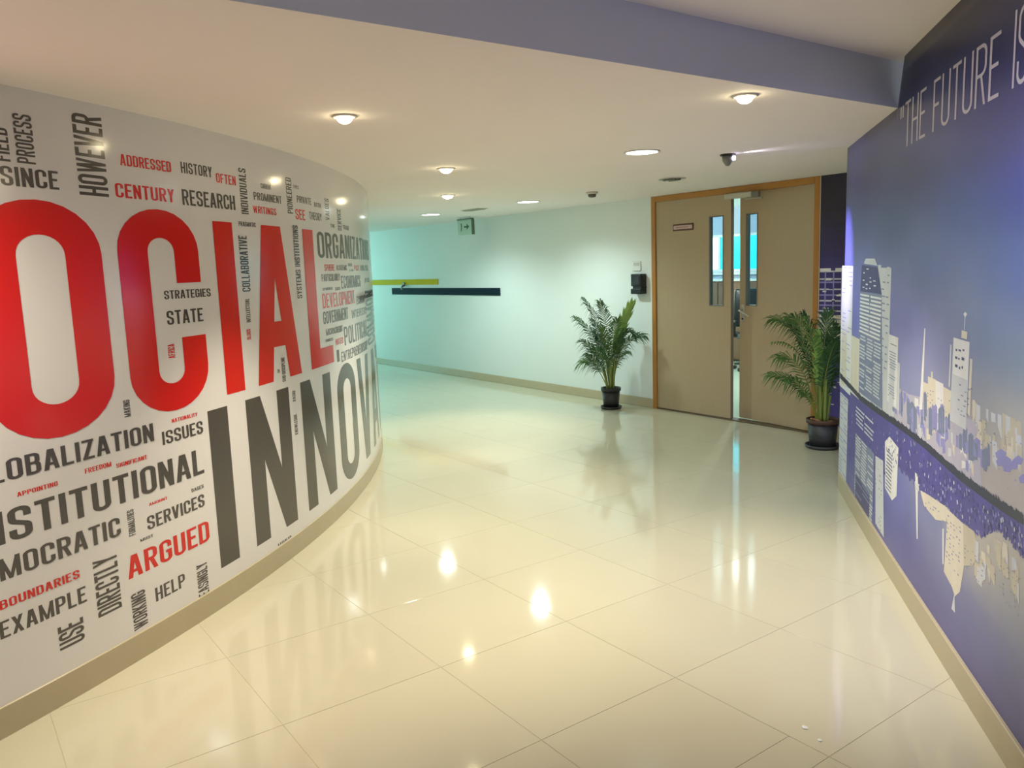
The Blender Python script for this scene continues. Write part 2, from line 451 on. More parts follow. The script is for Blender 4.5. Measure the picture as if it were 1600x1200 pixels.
WORDS = [
 ('FIELD', (-10, 250), (10.5, 201), 0, V_), ('PROCESS', (27, 254), (47.5, 181), 0, V_), ('SINCE', (2, 289), (89.5, 268), 0, H_),
 ('HOWEVER', (124.5, 304), (157.5, 184), 0, V_), ('ADDRESSED', (188, 258), (266, 253), 1, H_), ('HISTORY', (283, 270), (330, 261), 0, H_),
 ('OFTEN', (338, 285), (367.5, 275.5), 1, H_), ('INDIVIDUALS', (377.5, 334), (383, 264), 0, V_), ('CENTURY', (181, 308), (271, 296), 1, H_),
 ('RESEARCH', (285.5, 320), (366, 306), 0, H_), ('PRAGMATIC', (373, 353), (399, 348), 0, H_), ('COLLABORATIVE', (379, 456), (384.6, 368.5), 0, V_),
 ('INTELLECTUAL', (385.5, 504), (389, 466), 0, V_), ('BLOGS', (386, 531), (391, 514), 1, V_), ('CURRENT', (407.5, 294), (423, 289), 0, H_),
 ('PROMINENT', (396.6, 312), (439, 307), 0, H_), ('WRITINGS', (395.7, 332.5), (431, 326), 1, H_), ('PIONEERED', (449.5, 333), (454, 278.5), 0, V_),
 ('TYPES', (458, 294), (466, 290.5), 0, H_), ('PRIVATE', (464, 316), (485.5, 310), 0, H_), ('SEE', (462, 342.5), (476, 328.5), 1, H_),
 ('BOTH', (491, 323), (500.7, 318), 0, H_), ('THEORY', (483.5, 342.5), (502, 334), 0, H_), ('VALUES', (509, 343.5), (513, 311), 0, V_),
 ('SERVICE', (528, 360), (531.6, 327), 0, V_), ('THE', (516, 355), (523, 349), 0, H_), ('TRADE', (536, 358), (545, 353.5), 0, H_),
 ('ORGANIZATION', (497, 403), (573, 377), 0, H_, '', 'S'),
 ('SPHERE', (507, 423.5), (522, 413.5), 1, H_), ('ACADEMIC', (525.6, 422.5), (541.6, 414), 0, H_), ('AREA', (544, 416), (550, 411.5), 0, H_),
 ('LAW', (546, 424), (552, 420.6), 0, H_), ('POST', (553.7, 423), (561, 415), 1, H_), ('ANALYSIS', (563, 423), (574.5, 415.5), 0, H_),
 ('PARTICULARLY', (502.8, 440), (530.7, 431), 0, H_), ('ECONOMICS', (533.7, 451.3), (562.5, 431.5), 0, H_), ('WORK', (570, 442), (577, 435.6), 0, H_),
 ('SPHERES', (504, 454), (519.4, 451.3), 0, H_), ('SUCH', (523.7, 454), (531, 449.6), 0, H_), ('DEVELOPMENT', (504.6, 482.3), (553.4, 459), 1, H_),
 ('ECONOMY', (557.5, 476), (570, 462), 0, H_), ('GOVERNMENT', (505.6, 507), (543.4, 485), 0, H_), ('INTERESTS', (550, 497.5), (572, 481.5), 0, H_),
 ('MICROCREDIT', (509.7, 524.7), (535, 511), 0, H_), ('POLITICAL', (538.7, 540), (573.5, 508), 0, H_), ('SOURCES', (508.7, 535), (520, 530), 0, H_),
 ('NOTED', (524.7, 539.7), (536, 529.5), 1, H_), ('ENTREPRENEURSHIP', (534, 566), (574, 540), 0, H_), ('COMMON', (575, 541), (581, 452), 0, V_),
 ('I', (527, 566), (529.5, 546), 0, H_), ('SUB-DISCIPLINE', (441.6, 597), (444, 557.5), 0, V_), ('OF', (433.6, 583), (437, 575.6), 0, V_),
 ('SYSTEMS INSTITUTIONS', (464.7, 466.5), (464.2, 352.5), 0, V_), ('RADIO', (457.5, 628), (461, 610), 0, V_), ('KNOWLEDGE', (461, 680), (463.5, 646), 0, V_),
 ('USED', (434.5, 853.4), (454.5, 836), 0, H_), ('MAKING', (194.5, 652.5), (202, 624), 0, V_), ('OBALIZATION', (12, 751.5), (238, 661), 0, H_, 'GL', ''),
 ('ISSUES', (254.5, 695.7), (315.5, 657), 0, H_), ('NATIONALITY', (268.7, 661), (308, 644), 1, H_), ('FREEDOM', (133, 740.5), (173, 721), 1, H_),
 ('SIGNIFICANT', (182, 731.5), (229, 710.5), 1, H_), ('APPOINTING', (27, 776.7), (89.5, 751.5), 1, H_), ('STITUTIONAL', (16, 847), (315.5, 700), 0, H_, 'IN', ''),
 ('BASES', (299.5, 769.5), (317.5, 756.5), 0, H_), ('AMOUNT', (233, 791), (261, 775.5), 1, H_), ('SERVICES', (231, 828.7), (318, 771), 0, H_),
 ('FORMALITIES', (202, 839), (208, 795), 0, V_), ('MUST', (219.5, 847), (239, 834), 0, H_), ('ARGUED', (201, 906), (325, 812.5), 1, H_),
 ('MOCRATIC', (1, 909), (186, 807), 0, H_, 'DE', ''), ('BOUNDARIES', (0, 954), (123, 889.5), 1, H_), ('EXAMPLE', (1, 1000), (133, 915), 0, H_),
 ('DIRECTLY', (154, 966), (181.5, 863), 0, V_), ('USE', (94, 1017.5), (129, 963), 0, V_), ('WORKING', (210, 987), (226, 919.5), 0, V_),
 ('HELP', (244, 940.5), (288, 895), 0, H_), ('EASINGLY', (311, 935), (322.5, 876), 0, V_), ('STRATEGIES', (257, 468), (328, 450.5), 0, H_),
 ('STATE', (261.5, 508), (316, 481), 0, H_), ('AFRICA', (263.5, 560.5), (272, 537), 1, V_),
]
TOPS = {'PARTICULARLY': 428.5, 'ECONOMICS': 431, 'POLITICAL': 510.6, 'ENTREPRENEURSHIP': 550, 'DEVELOPMENT': 459, 'GOVERNMENT': 487, 'INTERESTS': 485, 'MICROCREDIT': 514.4, 'ORGANIZATION': 361.6, 'ECONOMY': 463, 'SPHERE': 413, 'ACADEMIC': 414, 'ANALYSIS': 414, 'POST': 414.5, 'WORK': 434, 'NOTED': 530, 'SOURCES': 530.5, 'THE': 349.5, 'SPHERES': 450, 'SUCH': 449}
for wd in WORDS:
    tx, a, b, red, vt = wd[:5]; pre, post = (wd[5], wd[6]) if len(wd) > 5 else ('', '')
    W_(tx, a, b, red, vert=vt, pre=pre, post=post, top=TOPS.get(tx))

# ------------------------------------------------------------------ right wall with the skyline mural
YX = None
ys = [-4.6]+[-0.2*k for k in range(-23, 23)]
ys = sorted({round(-4.6+0.2*k, 4) for k in range(0, 47)}|{round(0.1*k, 4) for k in range(20, 48)}|{YE})
# where the beam face meets the wall
yb = 3.0
for _ in range(20): yb -= (WA+WB*yb+WC*yb*yb-XB)/(WB+2*WC*yb)
ys = sorted(set(ys)|{round(yb, 4)})
SAMP = [((1500, 30), (34, 30, 54)), ((1420, 110), (40, 36, 62)), ((1590, 60), (34, 30, 66)), ((1590, 150), (48, 42, 110)), ((1540, 200), (66, 60, 126)), ((1440, 250), (82, 78, 124)),
 ((1350, 250), (76, 70, 122)), ((1345, 330), (86, 82, 140)), ((1400, 350), (86, 92, 138)), ((1500, 320), (92, 100, 156)), ((1590, 300), (78, 76, 160)), ((1450, 420), (116, 122, 170)),
 ((1590, 420), (108, 118, 172)), ((1420, 500), (156, 152, 200)), ((1370, 500), (150, 148, 205)), ((1335, 470), (150, 146, 210)), ((1540, 540), (142, 154, 178)), ((1590, 600), (150, 172, 174)),
 ((1480, 560), (164, 160, 196)), ((1420, 570), (180, 176, 204)), ((1330, 700), (98, 94, 166)), ((1375, 790), (100, 96, 168)), ((1400, 760), (134, 134, 196)), ((1420, 860), (86, 80, 162)),
 ((1470, 820), (136, 146, 196)), ((1450, 930), (92, 82, 150)), ((1500, 930), (128, 132, 178)), ((1540, 1000), (104, 106, 166)), ((1590, 970), (160, 170, 176)), ((1560, 900), (168, 178, 170)),
 ((1530, 1060), (80, 70, 136)), ((1590, 1120), (62, 50, 120)), ((1500, 1000), (92, 84, 150)), ((1590, 1040), (110, 115, 160))]
SAMP += [((1530, 700), (176, 168, 176)), ((1560, 690), (206, 196, 180)), ((1590, 700), (208, 198, 178)), ((1590, 770), (196, 188, 190)), ((1560, 745), (190, 182, 186)), ((1595, 660), (196, 196, 182)), ((1480, 650), (196, 192, 200)), ((1540, 640), (184, 186, 186)),
 ((1510, 700), (200, 194, 196)), ((1430, 640), (190, 188, 208)), ((1540, 865), (208, 200, 184)), ((1590, 900), (206, 200, 182)), ((1570, 870), (208, 200, 184)), ((1515, 850), (206, 198, 186))]
SU = [(uv_right(*p), s2l((c[0]*0.80, c[1]*0.84, c[2]*1.0) if c[2] > c[0] else c)) for p, c in SAMP]  # print colours that also hold some of the light falling on the wall
def mural_col(u, z):
    A = [0, 0, 0]; S = 0
    for (a, b), c in SU:
        wgt = 1/((((a-u)*0.55)**2+(b-z)**2)**1.5+6e-4); S += wgt
        for k in range(3): A[k] += c[k]*wgt
    return [v/S for v in A]
bm = NB(); cl = bm.loops.layers.float_color.new('print')
N = 34; front = []
for y in ys:
    top = HC if y > yb+1e-6 else HU
    front.append([bm.verts.new(pt_right(-y, top*k/N, 0)) for k in range(N+1)])
back = [(bm.verts.new(pt_right(-y, 0, -0.14)), bm.verts.new(pt_right(-y, HC if y > yb+1e-6 else HU, -0.14))) for y in ys]
cache = {}
for i in range(len(ys)-1):
    for k in range(N):
        f = bm.faces.new((front[i][k], front[i][k+1], front[i+1][k+1], front[i+1][k])); f.smooth = True
        for lp in f.loops:
            v = lp.vert
            if v not in cache: cache[v] = mural_col(-v.co.y, v.co.z)
            c = cache[v]; lp[cl] = (c[0], c[1], c[2], 1)
    f = bm.faces.new((back[i][0], back[i+1][0], back[i+1][1], back[i][1])); f.material_index = 1
    f = bm.faces.new([front[i][N], back[i][1], back[i+1][1], front[i+1][N]]); f.material_index = 1
f = bm.faces.new(front[-1]+[back[-1][1], back[-1][0]]); f.material_index = 1
fixn(bm)
M_mural = bpy.data.materials.new('printed_sky_and_light'); M_mural.use_nodes = True; nt = M_mural.node_tree; b = nt.nodes['Principled BSDF']
b.inputs['Roughness'].default_value = 0.32
at = nt.nodes.new('ShaderNodeVertexColor'); at.layer_name = 'print'
nz = nt.nodes.new('ShaderNodeTexNoise'); nz.inputs['Scale'].default_value = 5; nz.inputs['Detail'].default_value = 6
mr = nt.nodes.new('ShaderNodeMapRange'); mr.inputs[3].default_value = 0.86; mr.inputs[4].default_value = 1.14
hs = nt.nodes.new('ShaderNodeHueSaturation'); tc = nt.nodes.new('ShaderNodeTexCoord')
nt.links.new(tc.outputs['Object'], nz.inputs['Vector']); nt.links.new(nz.outputs[0], mr.inputs[0]); nt.links.new(mr.outputs[0], hs.inputs['Value'])
nt.links.new(at.outputs[0], hs.inputs['Color']); nt.links.new(hs.outputs[0], b.inputs['Base Color'])
wall_right = struct('wall_right', bm, [M_mural, M_wall]); wall_right['label'] = 'blue violet wall printed with a night skyline and its reflection'

def pm(name, rgb): return mat(name, rgb, 0.32, noise=0.10, nscale=14)
P_white = pm('print_white', (238, 238, 240)); P_cream = pm('print_cream', (228, 220, 204)); P_lav = pm('print_lavender', (150, 148, 212)); P_slate = pm('print_slate', (126, 136, 172))
P_ind = pm('print_indigo', (62, 56, 122)); P_deep = mat('print_deep_blue', (78, 70, 160), 0.32, noise=0.35, nscale=9, stretch=(1, 1, .5)); P_night = pm('print_tree_dark', (40, 38, 74)); P_pale = pm('print_pale_grey', (212, 216, 224)); P_warm = pm('print_warm_haze', (206, 198, 178)); P_hz = pm('print_violet_haze', (192, 188, 210))
PM = [P_white, P_cream, P_lav, P_slate, P_ind, P_deep, P_night, P_pale, P_warm, P_hz]
WH, CRM, LAV, SLT, IND, DEEP, NGT, PAL, WRM, HZ = range(10)
def q_r(x0, x1, ya, yb_, inset=0):
    u0, zt = uv_right(x0, ya); _, zb = uv_right(x0, yb_); u1, _ = uv_right(x1, ya); return u0, u1, zt, zb
def rectp(r, mi): u0, u1, zt, zb = r; return (mi, [(u0, zb), (u1, zb), (u1, zt), (u0, zt)])
def polyp(px, mi, surf='right'): f = SURF[surf][0]; return (mi, [f(*p) for p in px])
def stripes(r, n, mi, frac=.45, drop=.15, cols=1, jit=0.2):
    u0, u1, zt, zb = r; out = []; dz = (zt-zb)/n; du = (u1-u0)/cols
    for i in range(n):
        for c in range(cols):
            if random.random() < drop: continue
            a = u0+du*(c+random.uniform(0, jit)*.5); b_ = u0+du*(c+1-random.uniform(0, jit)*.5); z = zb+dz*(i+.5)
            h = dz*frac/2; out.append((mi, [(a, z-h), (b_, z-h), (b_, z+h), (a, z+h)]))
    return out
def dots(r, nu, nz_, mi, p=.5, fu=.5, fz=.35):
    u0, u1, zt, zb = r; out = []
    for i in range(nz_):
        for j in range(nu):
            if random.random() > p: continue
            cu = u0+(u1-u0)*(j+.5+random.uniform(-.2, .2))/nu; cz = zb+(zt-zb)*(i+.5+random.uniform(-.2, .2))/nz_
            a = (u1-u0)/nu*fu/2*random.uniform(.6, 1.2); h = (zt-zb)/nz_*fz/2*random.uniform(.6, 1.2)
            out.append((mi, [(cu-a, cz-h), (cu+a, cz-h), (cu+a, cz+h), (cu-a, cz+h)]))
    return out
MUR = lambda name, polys, off, label=None: decal(name, polys, 'right', PM, wall_right, off*.25, label=label, step=0.000002)
# haze and low city band along the shore
shore0 = lambda x: 655+(x-1397)*.79
band = [polyp([(1316, 560), (1345, 575), (1345, 622), (1316, 592)], CRM), polyp([(1345, 575), (1395, 596), (1397, 657), (1345, 622)], PAL), polyp([(1395, 600), (1420, 616), (1445, 622), (1445, 692), (1397, 657)], HZ),
        polyp([(1445, 622), (1490, 646), (1500, 738), (1445, 692)], HZ), polyp([(1490, 646), (1530, 660), (1534, 764), (1500, 738)], HZ), polyp([(1442, 596), (1450, 600), (1450, 640), (1442, 636)], CRM), polyp([(1450, 588), (1462, 593), (1462, 640), (1450, 636)], CRM), polyp([(1455, 580), (1457.5, 581), (1457.5, 592), (1455, 591)], CRM), polyp([(1462, 594), (1474, 600), (1474, 650), (1462, 644)], WH), polyp([(1474, 604), (1488, 612), (1488, 656), (1474, 650)], CRM)]
random.seed(5)
for k in range(60):
    x = random.uniform(1398, 1520); y0 = shore0(x)-random.uniform(18, 62); wd_ = random.uniform(2.5, 6); band.append(polyp([(x, y0), (x+wd_, y0+wd_*.45), (x+wd_, y0+wd_*.45+random.uniform(8, 24)), (x, y0+random.uniform(8, 22))], random.choice((CRM, HZ, LAV, PAL, WH))))
for k in range(46):
    x = random.uniform(1518, 1592); y0 = 616+(x-1518)*.42+random.uniform(4, 70); wd_ = random.uniform(3, 10); band.append(polyp([(x, y0), (x+wd_, y0+wd_*.45), (x+wd_, y0+wd_*.45+random.uniform(12, 46)), (x, y0+random.uniform(12, 40))], random.choice((CRM, WRM, WRM, PAL))))
MUR('printed_city_band', band, 0.0012)
tb = []
random.seed(3)
for x0, x1, ya, yb_ in ((1395, 1402, 600, 650), (1405, 1411, 605, 655), (1416, 1421, 610, 660), (1424, 1436, 618, 680), (1440, 1447, 600, 668), (1454, 1464, 622, 682), (1466, 1476, 630, 684), (1478, 1486, 640, 678), (1500, 1512, 662, 712), (1514, 1532, 672, 722), (1534, 1546, 690, 738), (1420, 1430, 640, 668)):
    for s in range(5):
        f = s/5; a = x0+(x1-x0)*(random.uniform(-.3, .6)); b_ = a+(x1-x0)*random.uniform(.3, .7)
        y0 = ya+(yb_-ya)*random.uniform(0, .35); y1 = yb_-(yb_-ya)*random.uniform(0, .25)
        tb.append(polyp([(a, y0+4), ((a+b_)/2, y0), (b_, y0+5), (b_, y1), (a, y1-3)], LAV if s % 2 else SLT))
for k in range(9):
    x = random.uniform(1560, 1600); y = 715+(x-1560)*.45+random.uniform(-12, 18); tb.append(polyp([(x-7, y), (x, y-6), (x+8, y), (x+5, y+9), (x-5, y+8)], LAV))
MUR('printed_tree_blur', tb, 0.0016)
# towers above the shore
T1 = q_r(1316, 1333.5, 415, 606); T1b = q_r(1316, 1345, 516, 600)
MUR('printed_tower', [rectp(T1, WH), rectp(T1b, CRM)]+stripes(T1, 30, LAV, .18, .55, 2, .8), 0.0020)
MUR('printed_tower', [rectp(q_r(1371, 1393, 418, 604), PAL), rectp(q_r(1372, 1377, 414, 420), PAL), rectp(q_r(1386, 1391, 417, 422), PAL)]+stripes(q_r(1378, 1392, 424, 600), 16, SLT, .2, .4, 2, .7), 0.0022)
MUR('printed_tower', [rectp(q_r(1389, 1404, 522, 628), WH), rectp(q_r(1391, 1407, 560, 632), PAL)]+stripes(q_r(1390, 1402, 530, 620), 22, SLT, .35, .35, 1, .4), 0.0024)
T2 = [polyp([(1350, 412), (1353, 404), (1367, 404), (1371, 415)], PAL), polyp([(1347, 414), (1372, 418), (1378, 460), (1344.5, 455)], IND), polyp([(1344.5, 455), (1378, 460), (1379, 640), (1342, 612)], SLT)]
T2 += dots(q_r(1347, 1370, 418, 452), 4, 6, WH, .45, .6, .3)+stripes(q_r(1344, 1378, 457, 520), 11, WH, .5, .04, 2, .2)+stripes(q_r(1343, 1378, 521, 606), 18, PAL, .5, .12, 3, .4)
MUR('printed_tower', T2, 0.0026)
MUR('printed_spire', [polyp([(1444.6, 513), (1446.2, 513), (1441.5, 640), (1436.5, 640)], WH)], 0.0026)
T5 = [rectp(q_r(1490, 1516, 527, 660), PAL), rectp(q_r(1491, 1515, 528, 585), WH), rectp(q_r(1503, 1512, 516, 528), CRM), rectp(q_r(1507.6, 1509, 493, 516), PAL), polyp([(1505.5, 491), (1508.5, 487), (1511.5, 491), (1508.5, 496)], WH),
      rectp(q_r(1485, 1487.5, 538, 605), PAL), rectp(q_r(1516, 1520, 560, 650), CRM)]
T5 += dots(q_r(1493, 1508, 538, 590), 3, 4, IND, .9, .7, .3)+dots(q_r(1498, 1522, 596, 650), 5, 7, SLT, .5, .7, .25)
MUR('printed_tower', T5, 0.0028)
MUR('printed_windows', dots(q_r(1524, 1560, 640, 700), 7, 7, SLT, .3, .4, .2)+dots(q_r(1562, 1600, 670, 760), 7, 9, LAV, .25, .35, .18)+dots(q_r(1448, 1488, 604, 628), 9, 4, SLT, .3, .4, .25), 0.0024)
# dark shore line with tree tops, deep blue reflection below it
up = [(1312, 583), (1330, 602), (1345, 619), (1370, 637), (1397, 655), (1420, 671), (1445, 690), (1470, 712), (1500, 738), (1530, 760), (1560, 781), (1600, 806)]
def shore(x):
    for a, b_ in zip(up, up[1:]):
        if a[0] <= x <= b_[0]: return a[1]+(b_[1]-a[1])*(x-a[0])/(b_[0]-a[0])
    return up[-1][1]
ln = []; x = 1312.5
while x < 1599:
    s = 1.6+2.6*(x-1312)/288; y = shore(x); yn = shore(min(x+s, 1600)); th_ = 7+8*(x-1312)/288
    ln.append(polyp([(x, y-random.uniform(0, 3+5*(x-1312)/288)), (x+s, yn-random.uniform(0, 2)), (x+s, yn+th_), (x, y+th_)], NGT)); x += s
low = [(1312, 700), (1345, 722), (1380, 742), (1404, 728), (1420, 745), (1432, 760), (1450, 772), (1480, 792), (1505, 818), (1535, 838), (1560, 826), (1580, 845), (1600, 872)]
def lowy(x):
    for a, b_ in zip(low, low[1:]):
        if a[0] <= x <= b_[0]: return a[1]+(b_[1]-a[1])*(x-a[0])/(b_[0]-a[0])
    return low[-1][1]
dp = []; x = 1312.5
while x < 1599.5:
    s = 3; dp.append(polyp([(x, shore(x)+4), (min(x+s, 1600), shore(min(x+s, 1600))+4), (min(x+s, 1600), lowy(min(x+s, 1600))+random.uniform(-3, 7)), (x, lowy(x)+random.uniform(-3, 7))], DEEP)); x += s
MUR('printed_reflection', dp, 0.0012)
MUR('printed_shore_line', ln, 0.0030)
sp = []
for k in range(420):
    x = random.uniform(1318, 1598); f = (x-1312)/288; a = shore(x)+12+8*f; y = random.uniform(a, lowy(x)); s = random.uniform(.5, 1.3)*(0.8+1.3*f)
    sp.append(polyp([(x-s*.6, y-s*1.6), (x+s*.1, y-s*2.2), (x+s*.6, y+s*.8), (x-s*.2, y+s*2)], random.choice((LAV, IND, IND, IND, SLT, LAV, IND, PAL))))
MUR('printed_glints', sp, 0.0018)
def refl(x0, x1, ya, yb_, n, base, st, cols, fr=.45, dr=.12):
    r = q_r(x0, x1, ya, yb_); return [rectp(r, base)]+stripes(r, n, st, fr, dr, cols, .4)
MUR('printed_tower_reflection', refl(1313, 1325.5, 612, 742, 22, PAL, LAV, 2, .3, .4), 0.0022)
MUR('printed_tower_reflection', refl(1337, 1367, 632, 668, 6, DEEP, PAL, 2)+refl(1337, 1367, 676, 820, 30, SLT, PAL, 3, .5, .1)+refl(1337, 1360, 740, 815, 12, IND, SLT, 2, .4, .3), 0.0022)
MUR('printed_tower_reflection', [polyp([(1368, 712), (1380, 720), (1381, 840), (1368, 818)], PAL)]+dots(q_r(1368, 1380, 725, 820), 4, 14, SLT, .4, .6, .3), 0.0024)
MUR('printed_tower_reflection', [polyp([(1383, 690), (1390, 682), (1404, 700), (1401, 775), (1394, 782), (1383, 762)], WH)]+stripes(q_r(1385, 1396, 700, 764), 11, IND, .35, .2, 1, .3), 0.0026)
MUR('printed_spire_reflection', [polyp([(1430, 738), (1434.5, 742), (1434.2, 842), (1432.6, 842)], WH), polyp([(1429, 752), (1437, 757), (1436, 768), (1430, 764)], PAL)], 0.0026)
cr = [polyp([(1438, 766), (1452, 774), (1480, 793), (1479, 815), (1462, 812), (1444, 790)], CRM), polyp([(1478, 793), (1505, 818), (1507, 882), (1500, 925), (1492, 932), (1488, 918), (1475, 893), (1480, 815)], CRM),
      polyp([(1505, 818), (1522, 830), (1530, 862), (1520, 884), (1506, 884)], WRM), polyp([(1472.5, 826), (1475.5, 826), (1475, 882), (1472.5, 881)], PAL),
      polyp([(1490.8, 930), (1491.8, 930), (1492.5, 958), (1487, 951)], PAL)]
for k in range(34):
    x = random.uniform(1522, 1592); y0 = 838+max(0, x-1560)*.85+random.uniform(0, 50); wd_ = random.uniform(3, 9); cr.append(polyp([(x, y0), (x+wd_, y0+wd_*.7), (x+wd_, y0+wd_*.7+random.uniform(8, 34)), (x, y0+random.uniform(8, 30))], random.choice((CRM, WRM, WRM, PAL))))
MUR('printed_city_reflection', cr, 0.0024)
MUR('printed_windows', dots(q_r(1480, 1504, 800, 880), 5, 12, SLT, .5, .5, .3)+dots(q_r(1506, 1560, 845, 885), 9, 6, SLT, .35, .4, .25)+dots(q_r(1562, 1600, 870, 935), 6, 8, SLT, .3, .35, .2)+dots(q_r(1446, 1478, 776, 800), 8, 4, SLT, .4, .45, .3), 0.0028)
# quote
word('THE FUTURE', (1413, 231), (1565.5, 46), surf='right', parent=wall_right, t=.074, th=.06, gap=.10, m=M_mtext, label='pale printed quote THE FUTURE in thin capitals')
word('IS', (1581, 139), (1611, -2), surf='right', parent=wall_right, t=.074, th=.06, gap=.10, m=M_mtext, label='pale printed word IS cut by the picture edge')
word('"', (1405, 234), (1413, 164), surf='right', parent=wall_right, t=.09, th=.09, m=M_mtext, label='pale opening quotation mark')
# skirting of the right wall
bm = NB(); prev = None
for y in [v for v in ys]:
    cur = [bm.verts.new(pt_right(-y, z, o_)) for z, o_ in ((0, .012), (BBH-.003, .012), (BBH, .008), (BBH, .0), (0, 0))]
    if prev:
        for k in range(5): bm.faces.new((prev[k], cur[k], cur[(k+1) % 5], prev[(k+1) % 5]))
    prev = cur
bm.faces.new(prev); fixn(bm)
o = struct('baseboard_right', bm, M_skirt); o['label'] = 'stone skirting along the skyline wall'

# ------------------------------------------------------------------ back wall with door opening
DX0, DX1 = -5.89, -3.985
bm = NB(); box(bm, -16.6, DX0, YB, YB+0.14, 0, HC+.02); wall_back = struct('wall_back', bm, M_wall); wall_back['label'] = 'white back wall of the side corridor'
bm = NB(); box(bm, DX1, -1.2, YB, YB+0.14, 0, HC+.02); wb2 = struct('wall_back_right', bm, pm('print_night_top', (40, 36, 56))); wb2['label'] = 'short printed back wall between the double door and the skyline wall'
bm = NB(); box(bm, -16.6, DX0-.001, YB-.012, YB-.0005, 0, .098, bev=.003); o = struct('baseboard_back', bm, M_skirt); o['label'] = 'stone skirting along the white back wall'
bm = NB(); box(bm, DX1+.001, -1.2, YB-.012, YB-.0005, 0, .098, bev=.003); o = struct('baseboard_back_right', bm, M_skirt); o['label'] = 'stone skirting below the printed back wall'
bm = NB(); box(bm, -16.74, -16.6, -4.6, YB+.14, 0, HC+.02); o = struct('wall_far_left', bm, M_wall); o['label'] = 'end wall of the side corridor, out of view'
def rb(x0, x1, z0, z1, mi): return (mi, [(x0, z0), (x1, z0), (x1, z1), (x0, z1)])
bx0, bx1 = -3.975, -3.3
def zb_(y): return uv_back(1300, y)[1]
pb = [rb(bx0, bx1, zb_(500), zb_(372), IND), rb(bx0, bx1, zb_(560), zb_(492), CRM), rb(bx0, bx1, zb_(700), zb_(558), DEEP)]
obk = lambda name, polys, off: decal(name, polys, 'back', PM, wb2, off, step=0.00001)
for k in range(8):
    PM.append(pm('print_dusk_%s' % 'abcdefgh'[k], tuple(int(a+(b_-a)*(k+1)/9) for a, b_ in zip((40, 36, 56), (70, 62, 132)))))
    ya = 330+k*12; pb.insert(k, rb(bx0, bx1, zb_(ya+12.5), zb_(ya), len(PM)-1))
pb[8] = rb(bx0, bx1, zb_(500), zb_(425), IND)
obk('printed_facade', pb, 0.0012)
fl = []
for y in (424, 436, 441, 452, 461, 470, 477, 486): fl.append(rb(bx0, bx1, zb_(y)-.006, zb_(y)+.006, LAV if y % 2 else PAL))
for k in range(9):
    x = bx0+.045+k*.075; fl.append(rb(x, x+.012, zb_(496), zb_(424), LAV))
fl += [rb(bx0, bx0+.10, zb_(424), zb_(419), WH), rb(bx0+.14, bx0+.23, zb_(424), zb_(419), WH)]
for k in range(40):
    x = random.uniform(bx0, bx1-.05); z = random.uniform(zb_(496), zb_(428)); fl.append(rb(x, x+random.uniform(.02, .06), z, z+random.uniform(.008, .02), random.choice((WH, PAL, IND))))
for y in (499, 505, 516): fl.append(rb(bx0, bx1, zb_(y)-.004, zb_(y)+.004, SLT))
for k in range(70):
    x = random.uniform(bx0, bx1-.05); z = random.uniform(zb_(690), zb_(562)); fl.append(rb(x, x+random.uniform(.02, .07), z, z+random.uniform(.006, .014), random.choice((LAV, PAL, IND))))
obk('printed_windows', fl, 0.0018)

# ------------------------------------------------------------------ ceilings and beam
bm = NB(); box(bm, -16.7, XB, -4.6, YB+.14, HC, HU+.1, mi=0)
for f in bm.faces:
    if f.calc_center_median().x > XB-.001: f.material_index = 1
ceiling = struct('ceiling', bm, [M_ceil, M_beamp]); ceiling['label'] = 'lower plaster ceiling with its step towards the higher ceiling'
bm = NB(); box(bm, XB, 5.2, -4.6, YB+.14, HU, HU+.1); o = struct('ceiling_high', bm, M_ceil); o['label'] = 'higher plaster ceiling on the right'

